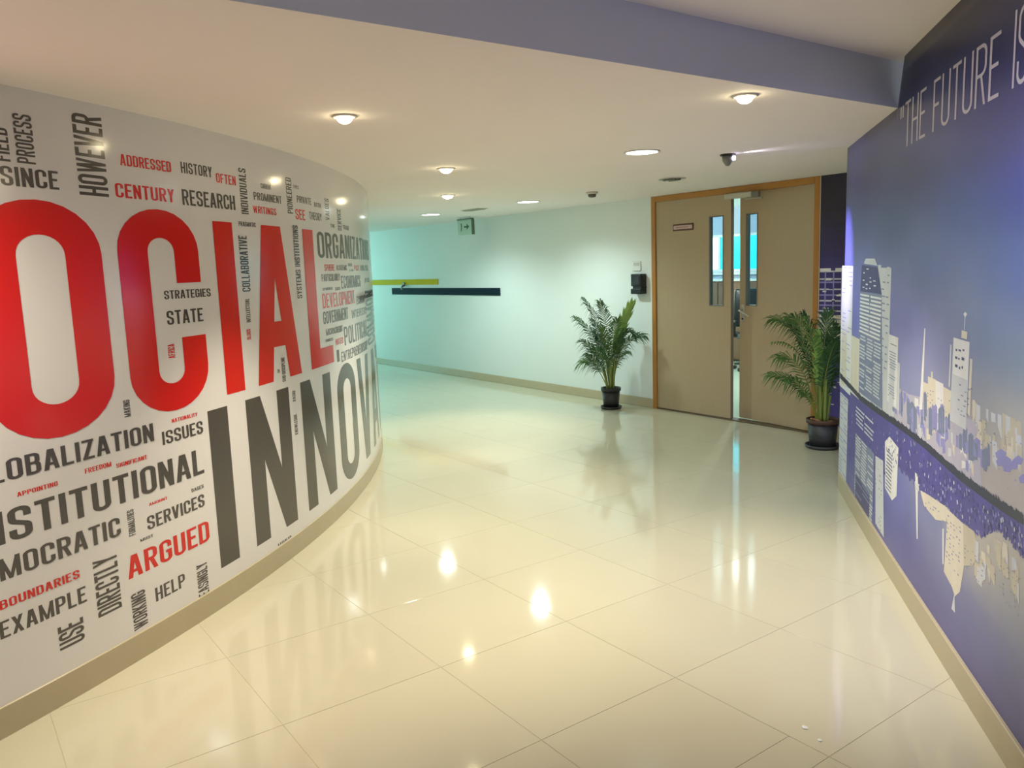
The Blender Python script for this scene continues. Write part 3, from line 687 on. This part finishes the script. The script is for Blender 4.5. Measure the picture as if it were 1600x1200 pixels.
# ------------------------------------------------------------------ double door
FY = YB-.012
bm = NB(); FWD = .055
box(bm, DX0, DX0+FWD, FY, YB+.10, 0, HC-.002, bev=.003); box(bm, DX1-.05, DX1, FY, YB+.10, 0, HC-.002, bev=.003)
box(bm, DX0+FWD+.001, DX1-.051, FY, YB+.14, HC-.056, HC-.002, bev=.003)
dfr = struct('door_1', bm, M_frame); dfr['label'] = 'amber wood frame of the double door'
bm = NB(); box(bm, DX0+FWD, DX1-.05, YB-.006, YB+.09, 0.0005, .012, bev=.002); obj('threshold', bm, M_threshold, dfr)
bm = NB(); box(bm, DX0-.004, DX0-.0005, YB-.006, YB-.0006, 0, HC-.002); box(bm, DX1+.0005, DX1+.006, YB-.006, YB-.0006, 0, HC-.002); obj('paint_edge', bm, mat('pale_edge_strip', (226, 216, 190), .5), dfr)
def leaf(name, label, W, win, zt=HC-.0565, zb=.016):
    """leaf in local x 0..W, y 0..0.04 (y=0 the corridor face), window (x0,x1,z0,z1)"""
    t = thing(name, label, 'door')
    x0, x1, a, b_ = win; b = NB()
    for q in ((0, x0, zb, zt), (x1, W, zb, zt), (x0, x1, zb, a), (x0, x1, b_, zt)): box(b, q[0], q[1], 0, .04, q[2], q[3])
    bmesh.ops.remove_doubles(b, verts=b.verts[:], dist=1e-5)
    dd = {}
    for f in b.faces[:]:
        k = tuple(round(c, 4) for c in f.calc_center_median()); dd.setdefault(k, []).append(f)
    bmesh.ops.delete(b, geom=[f for v in dd.values() if len(v) > 1 for f in v], context='FACES_ONLY')
    obj('leaf_panel', b, M_leaf, t)
    b = NB(); box(b, -.0008, 0, -.0005, .0405, zb, zt); box(b, W, W+.0008, -.0005, .0405, zb, zt); obj('edge_band', b, M_leafedge, t)
    b = NB(); e = .009
    for q in ((x0, x0+e, a, b_), (x1-e, x1, a, b_), (x0+e, x1-e, a, a+e), (x0+e, x1-e, b_-e, b_)): box(b, q[0], q[1], -.003, .043, q[2], q[3])
    fr = obj('window_frame', b, mat('grey_window_bead', (112, 108, 98), .4), t)
    b = NB(); box(b, x0+e, x1-e, .017, .023, a+e, b_-e); obj('pane', b, M_glass, fr)
    return t
L = leaf('door_leaf', 'left leaf of the double door, with the name plate', .935, (.935-.255, .935-.085, 1.075, 1.912))
L.location = (DX0+.057, YB+.004, 0)
RW = .86
Rf = leaf('door_leaf', 'right leaf of the double door, slightly ajar, with lever handle', RW, (.075, .22, 1.075, 1.912))
th8 = math.radians(8)
Rf.location = (-4.037-RW*math.cos(th8), YB+.004+RW*math.sin(th8), 0); Rf.rotation_euler = (0, 0, -th8)
# name plate on the left leaf
pl = NB(); sx0 = -5.605-L.location.x; box(pl, sx0, sx0+.265, -.008, -.0008, 1.800, 1.866, bev=.003); o = obj('name_plate', pl, mat('dark_brown_plate', (84, 52, 40), .4), L)
pl = NB(); box(pl, sx0+.014, sx0+.251, -.0095, -.0078, 1.815, 1.851); obj('plate_insert', pl, mat('pink_plate_insert', (200, 168, 158), .4), o)
pl = NB()
for q_, x in zip((.03, .028, .022, .03, .026), (0, .035, .068, .095, .13)): box(pl, sx0+.045+x, sx0+.045+x+q_, -.0100, -.0094, 1.829, 1.837)
obj('plate_lettering', pl, mat('plate_print', (150, 110, 104), .5), o)
# lever handle
h = NB(); box(h, .028, .058, -.007, -.0008, .93, 1.09, bev=.003); ho = obj('handle_plate', h, M_metal, Rf)
h = NB(); tube(h, [(.043, -.006, 1.035), (.043, -.05, 1.035)], .009, 10); tube(h, [(.043, -.05, 1.035), (.02, -.058, 1.045), (.075, -.055, 1.02), (.155, -.052, .985)][0:1]+[(.06, -.056, 1.03), (.11, -.056, 1.012), (.165, -.05, .985)], [.009, .009, .008, .007], 10); obj('lever', h, M_silver, ho)
h = NB(); tube(h, [(.043, -.0072, .955), (.043, -.014, .955)], .009, 12); obj('keyhole', h, M_black, ho)
h = NB(); tube(h, [(.043, .041, 1.035), (.043, .09, 1.035), (-.03, .10, 1.04)], .008, 10); obj('inner_lever', h, M_silver, Rf)
# door closer above the gap
cl_ = thing('door_closer', 'silver door closer above the gap of the double door', 'door closer', (-4.93, FY-.001, 0))
b = NB(); box(b, 0, .30, -.045, 0, 2.045, 2.093, bev=.005); obj('closer_body', b, M_silver, cl_)
b = NB(); box(b, .302, .37, -.04, 0, 2.04, 2.088, bev=.004); obj('closer_cap', b, M_grey, cl_)
b = NB(); tube(b, [(.23, -.02, 2.046), (.23, -.02, 2.034)], .008, 10); box(b, .222, .40, -.028, -.012, 2.026, 2.034); obj('closer_arm', b, M_metal, cl_)

# ------------------------------------------------------------------ inner room seen through the gap and the panes
IY = 10.2
bm = NB(); box(bm, -12.2, -2.9, IY, IY+.12, 0, 1.32); box(bm, -12.2, -2.9, IY, IY+.12, 1.90, 2.3); box(bm, -12.2, -9.15, IY, IY+.12, 1.32, 1.90); box(bm, -4.3, -2.9, IY, IY+.12, 1.32, 1.9)
wi = struct('wall_inner', bm, mat('grey_blue_office_wall', (165, 180, 200), .6)); wi['label'] = 'grey blue far wall of the inner office'
bm = NB(); box(bm, -12.2, -12.08, YB+.15, IY, 0, 2.3); box(bm, -3.02, -2.9, YB+.15, IY, 0, 2.3); o = struct('wall_inner_side', bm, M_wall); o['label'] = 'side walls of the inner office'
bm = NB(); box(bm, -12.3, -2.8, YB+.141, IY+.2, 2.3, 2.4); o = struct('ceiling_inner', bm, M_ceil); o['label'] = 'ceiling of the inner office'
bm = NB(); box(bm, -16.6, -2.0, YB+.141, YB+.148, HC+.02, 2.3); o = struct('wall_inner_header', bm, M_wall); o['label'] = 'header wall over the double door inside the office'
bm = NB(); box(bm, -12.2, -2.9, YB+.15, IY, -.008, 0.0008); o = struct('floor_inner', bm, mat('pale_office_floor', (205, 225, 205), .15)); o['label'] = 'pale floor of the inner office'
wn = NB()
box(wn, -9.15, -4.3, IY+.03, IY+.07, 1.32, 1.36); box(wn, -9.15, -4.3, IY+.03, IY+.07, 1.86, 1.9)
for x in (-9.15, -8.52, -6.9, -5.6, -4.34): box(wn, x, x+.04, IY+.03, IY+.07, 1.36, 1.86)
w1 = struct('window_1', wn, M_white); w1['label'] = 'wide window of the inner office glowing turquoise'
for a, b_, mm in ((-9.11, -8.52, mat('lit_white_pane', (240, 255, 250), .3, emit=(225, 255, 250), es=1.3)), (-8.48, -6.9, None), (-6.86, -5.6, None), (-5.56, -4.34, None)):
    g = NB(); box(g, a, b_, IY+.045, IY+.05, 1.36, 1.86)
    obj('pane', g, mm or mat('lit_turquoise_pane', (0, 190, 215), .3, emit=(10, 214, 240), es=1.1), w1)
bm = NB(); box(bm, -9.2, -4.2, IY-.05, IY-.001, 1.275, 1.315, bev=.004); o = obj('window_sill', bm, M_white, w1)
# cabinet under the window
cb = thing('storage_cabinet', 'low brown cabinet under the office window', 'cabinet', (-7.9, IY-.46, 0))
b = NB(); box(b, -1.2, 1.3, 0, .44, .02, 1.19); obj('cabinet_body', b, mat('brown_cabinet', (112, 82, 62), .5), cb)
b = NB(); box(b, -1.22, 1.32, -.02, .445, 1.191, 1.22, bev=.003); obj('cabinet_top', b, M_white, cb)
for k in range(5):
    b = NB(); box(b, -1.19+k*.498, -.705+k*.498, -.018, -.001, .04, 1.17, bev=.002); dr = obj('cabinet_door', b, mat('brown_cabinet_door', (122, 88, 64), .5), cb)
    b = NB(); box(b, -.75+k*.498, -.735+k*.498, -.035, -.0185, .6, .74); obj('door_pull', b, M_metal, dr)
# black office chair behind the gap
oc = thing('office_chair', 'black office chair seen through the gap of the double door', 'chair', (-6.98, 9.10, 0), math.radians(52))
b = NB(); box(b, -.23, .23, -.24, .20, .44, .52, bev=.03, seg=3); obj('seat', b, M_black, oc, True)
b = NB(); box(b, -.22, .22,   .20, .27, .58, 1.10, bev=.03, seg=3)
for v in b.verts: v.co.x *= 1-.25*max(0, (v.co.z-.9))/.26; v.co.y += .08*(v.co.z-.58)
obj('backrest', b, M_black, oc, True)
b = NB(); box(b, -.03, .03, .18, .30, .40, .70, bev=.01); obj('back_support', b, M_black, oc)
b = NB(); lathe(b, [(0, .06), (.03, .06), (.03, .44), (0, .44)], 16); obj('gas_column', b, M_grey, oc, True)
for k in range(5):
    a = 2*PI*k/5; b = NB(); tube(b, [(0, 0, .085), (.26*math.cos(a), .26*math.sin(a), .075)], [.025, .014], 8); lg = obj('leg', b, M_black, oc)
    b = NB(); tube(b, [(.26*math.cos(a)-.02*math.sin(a), .26*math.sin(a)+.02*math.cos(a), .028), (.26*math.cos(a)+.02*math.sin(a), .26*math.sin(a)-.02*math.cos(a), .028)], .027, 12); obj('castor', b, M_black, lg)
for s in (-1, 1):
    b = NB(); box(b, s*.25-.02, s*.25+.02, -.12, .16, .66, .69, bev=.008); box(b, s*.25-.015, s*.25+.015, -.02, .03, .46, .66); obj('armrest', b, M_black, oc)

# ------------------------------------------------------------------ fittings on the back wall
def strip(name, x0, x1, z0, z1, m, label):
    b = NB(); box(b, x0, x1, YB-.012, YB-.0006, z0, z1, bev=.002); return tag(obj(name, b, m), label, 'wall strip')
strip('wall_strip', -12.7, -10.14, 1.300, 1.380, M_yellow, 'yellow horizontal strip on the back wall above the dark one')
strip('wall_strip', -11.56, -8.59, 1.150, 1.250, M_navy, 'long dark slate horizontal strip on the back wall')
hk = thing('wall_hook', 'small grey knob between the yellow and the dark wall strip', 'hook', (-11.135, YB-.0125, 1.285))
b = NB(); tube(b, [(0, 0, .02), (0, -.02, .02)], .032, 16); obj('hook_plate', b, M_grey, hk)
b = NB(); tube(b, [(0, -.021, .01), (0, -.045, -.02), (0, -.045, -.055)], [.014, .016, .02], 12); obj('hook_peg', b, M_metal, hk, True)
# switch plate
sw = thing('switch_plate', 'small white switch plate above the black dispenser', 'switch', (-6.106, YB-.0006, 1.472))
b = NB(); box(b, -.06, .06, -.01, 0, -.05, .05, bev=.003); obj('plate', b, M_white, sw)
b = NB(); box(b, -.04, .04, -.0125, -.0102, .005, .036, bev=.001); obj('rocker', b, mat('rocker_grey', (190, 196, 190), .4), sw)
# black dispenser
dp_ = thing('wall_dispenser', 'black wall dispenser beside the double door', 'dispenser', (-6.045, YB-.0006, 1.186))
b = NB(); box(b, -.074, .074, -.085, 0, .080, .207, bev=.010, seg=3); obj('upper_housing', b, M_black, dp_, True)
b = NB(); prism(b, [(-.066, 0), (.072, 0), (.072, -.078), (-.048, -.078)], .056, .0799); obj('neck', b, M_black, dp_)
b = NB(); box(b, -.074, .074, -.088, 0, 0, .0559, bev=.008, seg=2); obj('lower_cup', b, M_black, dp_)
b = NB(); box(b, -.05, .05, -.0872, -.0852, .105, .185, bev=.001); obj('front_panel', b, M_blackg, dp_)
# hanging direction sign
sg = thing('direction_sign', 'pale ceiling hung direction sign with a dark arrow and figure', 'sign', (0, 0, 0))
p0, p1 = on_y(716, 343, YB-.35), on_y(739, 366, YB-.35)
b = NB(); box(b, p0.x, p1.x, YB-.365, YB-.335, p1.z, p0.z-.015, bev=.003); obj('sign_panel', b, mat('pale_green_sign', (176, 200, 180), .4), sg)
b = NB(); box(b, p0.x-.004, p1.x+.004, YB-.37, YB-.33, p0.z-.014, p0.z, bev=.002); box(b, p1.x+.001, p1.x+.014, YB-.37, YB-.33, p1.z, p0.z-.015); obj('sign_rail', b, mat('sign_rail_green', (88, 112, 92), .5), sg)
xm = (p0.x+p1.x)/2; zm = (p0.z+p1.z)/2-.012
b = NB()
def symb(name, qs):
    b = NB()
    for q in qs:
        vs = [b.verts.new((xm+x, YB-.3662, zm+z)) for x, z in q]; b.faces.new(vs)
    bmesh.ops.remove_doubles(b, verts=b.verts[:], dist=1e-4); obj(name, b, bpy.data.materials.get('sign_print_green') or mat('sign_print_green', (48, 78, 56), .5), sg)
b.free()
symb('arrow_symbol', ([(-.01, 0), (.05, -.001), (.05, .02), (-.01, .02)], [(.05, -.001), (.05, -.03), (.11, .01), (.05, .05), (.05, .02)]))
symb('figure_symbol', ([(-.09, -.04), (-.07, -.04), (-.06, .01), (-.08, .01)], [(-.06, .01), (-.08, .01), (-.085, .035), (-.06, .035)], [(-.085, .035), (-.06, .035), (-.062, .058), (-.082, .058)]))
b = NB(); zt_ = HC
b.free()
for x in (p0.x+.05, p1.x-.05):
    b = NB(); tube(b, [(x, YB-.35, p0.z-.001), (x, YB-.35, max(zt_, p0.z+.002))], .003, 6); obj('hanger', b, M_grey, sg)

# ------------------------------------------------------------------ ceiling fittings
def downlight(px, rad, m, label, energy, col, spot=100, blend=.8, aim=None, group=None, lit=True, rim=.018):
    p = on_z(*px, HC); t = thing('ceiling_light', label, 'ceiling light', (p.x, p.y, HC-.0005), 0, group)
    b = NB(); lathe(b, [(rad+rim, 0), (rad+rim, -.004), (rad+.004, -.008), (rad, -.005), (rad, 0)], 28); obj('trim_ring', b, M_trim, t, True)
    b = NB(); lathe(b, [(rad-.001, -.001), (rad*.93, -.012), (rad*.72, -.023), (rad*.4, -.030), (0, -.032)], 24); obj('lamp', b, m, t, True)
    if lit:
        l = light('lamp_beam', 'SPOT', (p.x, p.y, HC-.04), energy, col, spot_size=math.radians(spot), spot_blend=blend, shadow_soft_size=rad*.6)
        if aim: l.rotation_euler = (Vector(aim)-l.location).to_track_quat('-Z', 'Y').to_euler()
    return t, p
G = None
downlight((538, 181), .036, M_lampwarm, 'warm round downlight nearest the round printed wall', 115, WARM, 84)
downlight((1164, 149), .036, M_lampwarm, 'warm round downlight beside the ceiling step, on the right', 115, WARM, 84)
downlight((697, 263), .042, M_lampwarm, 'warm round downlight, nearer one of the two in the middle', 140, WARM, 80)
downlight((699.5, 305), .048, M_lampwarm, 'warm round downlight, farther one of the two in the middle', 140, WARM, 80)
def twin(px, label, energy, lit=True, rz=0, rad=.095):
    p = on_z(*px, HC); t = thing('ceiling_light', label, 'ceiling light', (p.x, p.y, HC-.0005), rz)
    b = NB(); lathe(b, [(rad+.014, 0), (rad+.014, -.004), (rad+.002, -.007), (rad, -.004), (rad, 0)], 32); obj('trim_ring', b, M_trim, t, True)
    if lit:
        b = NB(); lathe(b, [(rad-.001, -.001), (rad*.6, -.003), (0, -.004)], 28); obj('diffuser', b, M_lampcool, t, True)
    else:
        b = NB(); lathe(b, [(rad-.001, -.0008), (rad*.6, -.0014), (0, -.0016)], 28); obj('reflector', b, mat('dull_reflector', (150, 146, 132), .3), t, True)
        for s in (-1, 1):
            b = NB(); tube(b, [(-.06, s*.03, -.010), (.06, s*.03, -.010)], .008, 10); obj('unlit_tube', b, M_grey, t, True)
    if lit: light('lamp_beam', 'SPOT', (p.x, p.y, HC-.03), energy, COOL, spot_size=math.radians(150), spot_blend=.7, shadow_soft_size=.06)
    return t
twin((1003, 237), 'cool white wide downlight nearest the double door', 55)
twin((825, 315), 'cool white wide downlight over the middle of the white back wall', 70, rad=.11)
twin((673, 335), 'cool white wide downlight farthest down the side corridor', 70, rad=.11)
twin((1050, 279), 'unlit wide downlight in front of the double door', 0, False)
# smoke detector
p = on_z(925, 300, HC); sd = thing('smoke_detector', 'grey smoke detector on the ceiling before the back wall', 'smoke detector', (p.x, p.y, HC-.0005))
b = NB(); lathe(b, [(0, 0), (.055, 0), (.055, -.012), (.045, -.02), (0, -.02)], 28); obj('mount', b, M_trim, sd, True)
b = NB(); lathe(b, [(0, -.0201), (.038, -.0201), (.034, -.042), (.02, -.048), (0, -.048)], 28); obj('sensor_cap', b, mat('sensor_dark', (96, 92, 80), .5), sd, True)
# ceiling slot vent
p = on_z(741, 327, HC); va = thing('ceiling_vent', 'grey slot vent in the ceiling above the direction sign', 'vent', (p.x, p.y, HC-.0005))
b = NB(); box(b, -.17, .17, -.07, .07, -.006, 0, bev=.002); obj('vent_frame', b, mat('vent_grey', (196, 198, 180), .5), va)
for k in range(5):
    b = NB(); box(b, -.15, .15, -.055+k*.024, -.045+k*.024, -.012, -.0062); obj('slat', b, mat('vent_slat_grey', (168, 170, 152), .5) if k == 0 else bpy.data.materials['vent_slat_grey'], va)
# small dark surface spot throwing a violet white beam along the ceiling to the mural end
p = on_z(1137, 241, HC); s_ = thing('ceiling_spotlight', 'small dark ceiling spotlight throwing a pale violet streak towards the skyline wall', 'spotlight', (p.x, p.y, HC-.0005))
tgt = pt_right(-4.45, 1.25, 0)
b = NB(); lathe(b, [(0, 0), (.048, 0), (.048, -.008), (0, -.008)], 24); obj('mount', b, M_black, s_)
b = NB(); lathe(b, [(0, -.0081), (.036, -.0081), (.032, -.04), (.012, -.07), (0, -.072)], 20); obj('housing', b, M_grey, s_, True)
dirx = Vector((tgt.x-p.x, tgt.y-p.y, 0)).normalized()
b = NB(); a = dirx*.034; tube(b, [(a.x, a.y, -.026), (a.x*1.35, a.y*1.35, -.0262)], .014, 16); obj('lens', b, M_lampblue, s_)
lp = Vector((p.x, p.y, HC-.035))+dirx*.075
light('lamp_beam', 'SPOT', lp, 130, (0.62, 0.54, 1.0), spot_size=math.radians(38), spot_blend=1.0, shadow_soft_size=.02, aim=pt_right(-4.66, 1.5, 0))
light('lamp_beam', 'SPOT', lp+Vector((0, 0, .016)), 4.5, (0.88, 0.82, 1.0), spot_size=math.radians(60), spot_blend=1, shadow_soft_size=.01, aim=lp+dirx+Vector((0, 0, .03)))

# ------------------------------------------------------------------ palms
def bez(p0, p1, p2, t): return p0*(1-t)**2+p1*2*t*(1-t)+p2*t*t
def frond(base, ctrl, tip, ll, n, m, parent, droop=.5, start=.28, seed=0, fold=0.0):
    """one arching leaf: a stalk and two rows of narrow leaflets"""
    rnd = random.Random(seed); bm = NB(); pts = [bez(base, ctrl, tip, k/12) for k in range(13)]
    tube(bm, pts, [.0055*(1-.8*k/12) for k in range(13)], 5, mi=1)
    for k in range(n):
        t = start+(1-start)*(k+.3)/n; p = bez(base, ctrl, tip, t); d = (bez(base, ctrl, tip, min(t+.03, 1))-bez(base, ctrl, tip, t-.03)).normalized()
        side = d.cross(Vector((0, 0, 1)))
        if side.length < .1: side = d.cross(RT)
        side.normalize(); sf = d.cross(FW).normalized(); sf = sf if sf.dot(side) > 0 else -sf; side = (side*(0.0 if fold else .65)+sf*(1.0 if fold else .45)).normalized(); upv = side.cross(d).normalized()
        f = (t-start)/(1-start); L_ = ll*1.15*(.55+.75*math.sin(PI*min(f*.85+.12, 1)))*rnd.uniform(.85, 1.1)
        for s in (-1, 1):
            ang = (0.42-.2*f if fold else 0.95-.55*f)+rnd.uniform(-.1, .1)
            v = (side*s*math.sin(ang)+d*math.cos(ang)+upv*rnd.uniform(.05, .3)).normalized()
            a = p; m1 = p+v*L_*.5; e = p+v*L_+Vector((0, 0, -droop*L_*rnd.uniform(.6, 1.2)))
            m1 = m1+Vector((0, 0, -droop*L_*.15)); wv = v.cross(upv).normalized()*((.015 if fold else .0066)*rnd.uniform(.8, 1.15))
            q = [bm.verts.new(a-wv*.5), bm.verts.new(a+wv*.5), bm.verts.new(m1+wv), bm.verts.new(m1-wv), bm.verts.new(e)]
            mid = bm.verts.new(m1+upv*-.003)
            bm.faces.new((q[0], q[1], q[2], mid)); bm.faces.new((q[0], mid, q[3])); bm.faces.new((q[3], mid, q[4])); bm.faces.new((mid, q[2], q[4]))
    return obj('frond', bm, [m, M_rach], parent)
def palm(base_px, sc, potd, fr, canes, label, potm, rimm, seed, pebbles=False, swirl=0):
    P = on_z(*base_px, 0); rnd = random.Random(seed)
    t = thing('potted_palm', label, 'potted plant', P)
    R1, R0, Hh = potd
    b = NB(); lathe(b, [(0, 0), (R1*1.0, 0), (R1*1.12, .012), (R1*1.14, .028), (R1*1.06, .028), (R1*1.0, .012), (0, .010)], 32); obj('saucer', b, potm, t, True)
    b = NB(); lathe(b, [(0, .0125), (R0, .0125), (R1*.96, Hh-.035), (R1*.92, Hh-.035), (R0*.9, .02), (0, .02)], 32); obj('pot', b, potm, t, True)
    b = NB(); lathe(b, [(R1*.955, Hh-.036), (R1*1.06, Hh-.034), (R1*1.08, Hh-.004), (R1*1.03, Hh), (R1*.93, Hh-.004), (R1*.93, Hh-.036)], 32); obj('pot_rim', b, rimm, t, True)
    b = NB(); lathe(b, [(R1*.90, Hh-.03), (R1*.5, Hh-.018), (0, Hh-.012)], 24); obj('soil', b, M_soil, t, True)
    if pebbles:
        for k in range(14):
            a = rnd.uniform(0, 2*PI); r = rnd.uniform(.3, .78)*R1; b = NB(); bmesh.ops.create_icosphere(b, subdivisions=1, radius=rnd.uniform(.012, .019))
            for v in b.verts: v.co = Vector((v.co.x*rnd.uniform(.9, 1.2)+r*math.cos(a), v.co.y+r*math.sin(a), v.co.z*.6+Hh-.012))
            obj('pebble', b, M_pebble, t, True)
    hr = Vector((RT.x, RT.y, 0)).normalized(); dp2 = Vector((FW.x, FW.y, 0)).normalized()
    def loc(px, py, dep):                      # point of the plant's own upright plane, moved dep towards or away from the viewer
        d = ray(px, py); den = d.dot(dp2); tt = (P-CAM).dot(dp2)/den; q = CAM+d*tt-P; return q+dp2*dep
    for k in range(canes):
        a = 2*PI*k/canes+.4; r = .018+.02*rnd.random(); c0 = Vector((r*math.cos(a), r*math.sin(a), Hh-.03)); top = Vector((c0.x*1.8+rnd.uniform(-.02, .02), c0.y*1.8, Hh+sc*rnd.uniform(.16, .34)))
        b = NB(); n_ = 7; tube(b, [c0+(top-c0)*(j/n_) for j in range(n_+1)], [.012+.0015*(j % 2) for j in range(n_+1)], 8); obj('cane', b, M_cane, t, True)
    for k, (b0, c, e, dep, ll, n, mi, dr, fo) in enumerate(fr):
        B = loc(*b0, 0); B = Vector((B.x+rnd.uniform(-.012, .012), B.y+rnd.uniform(-.012, .012), max(B.z, Hh-.01)))
        frond(B, loc(*c, min(dep, .12)*.45), loc(*e, min(dep, .12)), ll, int(n*1.05), (M_leafA, M_leafB, M_leafC)[mi], t, dr, .30, seed*100+k, fo)
    return t
x0, y0 = 955, 606
F1 = [((951, 598), (942, 500), (911, 466), .05, .12, 24, 1, .9, 0), ((953, 598), (950, 500), (934, 470), -.18, .13, 24, 1, .8, 0), ((950, 600), (938, 520), (899, 496), .12, .12, 24, 1, .8, 0),
      ((950, 602), (935, 545), (907, 530), -.12, .12, 22, 1, .8, 0), ((950, 604), (928, 556), (908, 566), .05, .11, 20, 0, .9, 0), ((955, 600), (963, 520), (984, 476), -.1, .12, 22, 2, .0, .45), ((953, 602), (950, 540), (938, 510), -.1, .12, 22, 0, .7, 0), ((955, 602), (960, 545), (972, 520), -.1, .12, 22, 1, .8, 0), ((950, 604), (936, 562), (915, 552), -.1, .11, 20, 1, .8, 0),
      ((957, 600), (966, 520), (1002, 521), -.15, .13, 26, 1, .9, 0), ((957, 602), (968, 505), (985, 518), -.05, .13, 24, 1, .9, 0), ((956, 604), (964, 548), (984, 551), .05, .07, 14, 0, .7, 0),
      ((954, 600), (948, 535), (925, 500), .1, .13, 24, 1, .8, 0), ((954, 600), (955, 520), (960, 496), -.22, .12, 22, 0, .6, 0), ((955, 602), (958, 540), (975, 500), .0, .12, 22, 1, .8, 0), ((951, 603), (944, 550), (922, 540), -.25, .12, 22, 1, .8, 0), ((953, 600), (946, 540), (930, 520), .28, .12, 22, 1, .8, 0)]
palm((955, 638), 1.0, (.098, .078, .225), F1, 5, 'areca palm in a black pot left of the double door, below the black dispenser', M_pot, M_pot, 11)
F2 = [((1278, 658), (1262, 500), (1207, 498), .0, .15, 28, 0, .7, 0), ((1279, 658), (1272, 500), (1222, 492), -.14, .15, 28, 0, .7, 0), ((1277, 658), (1262, 520), (1206, 536), .02, .03, 16, 0, .9, 0),
      ((1277, 660), (1256, 545), (1210, 556), -.06, .13, 18, 0, .8, 0), ((1277, 660), (1250, 582), (1203, 586), .04, .12, 18, 0, .8, 0), ((1277, 662), (1255, 590), (1222, 588), -.08, .10, 16, 0, .8, 0),
      ((1280, 656), (1284, 530), (1262, 492), .1, .14, 26, 1, .7, 0), ((1281, 656), (1288, 520), (1296, 488), .02, .14, 26, 1, .6, 0), ((1283, 656), (1292, 530), (1314, 512), .06, .14, 26, 1, .7, 0),
      ((1283, 658), (1296, 545), (1318, 540), .02, .14, 26, 1, .8, 0), ((1284, 658), (1294, 575), (1312, 580), -.05, .12, 22, 1, .8, 0), ((1280, 658), (1278, 560), (1270, 520), -.1, .10, 18, 2, .3, .5),
      ((1281, 658), (1282, 560), (1290, 530), -.2, .13, 24, 1, .7, 0), ((1282, 658), (1290, 560), (1304, 530), .1, .13, 24, 1, .7, 0), ((1277, 661), (1266, 610), (1246, 612), -.05, .06, 12, 0, .8, 0), ((1284, 660), (1290, 600), (1300, 600), .1, .10, 18, 1, .8, 0),
      ((1280, 658), (1274, 540), (1240, 505), .16, .14, 26, 1, .8, 0)]
palm((1285, 699), 1.0, (.118, .098, .235), F2, 6, 'bushier areca palm in a grey pot with pebbles, beside the skyline wall end', M_pot2, M_rim, 23, True)
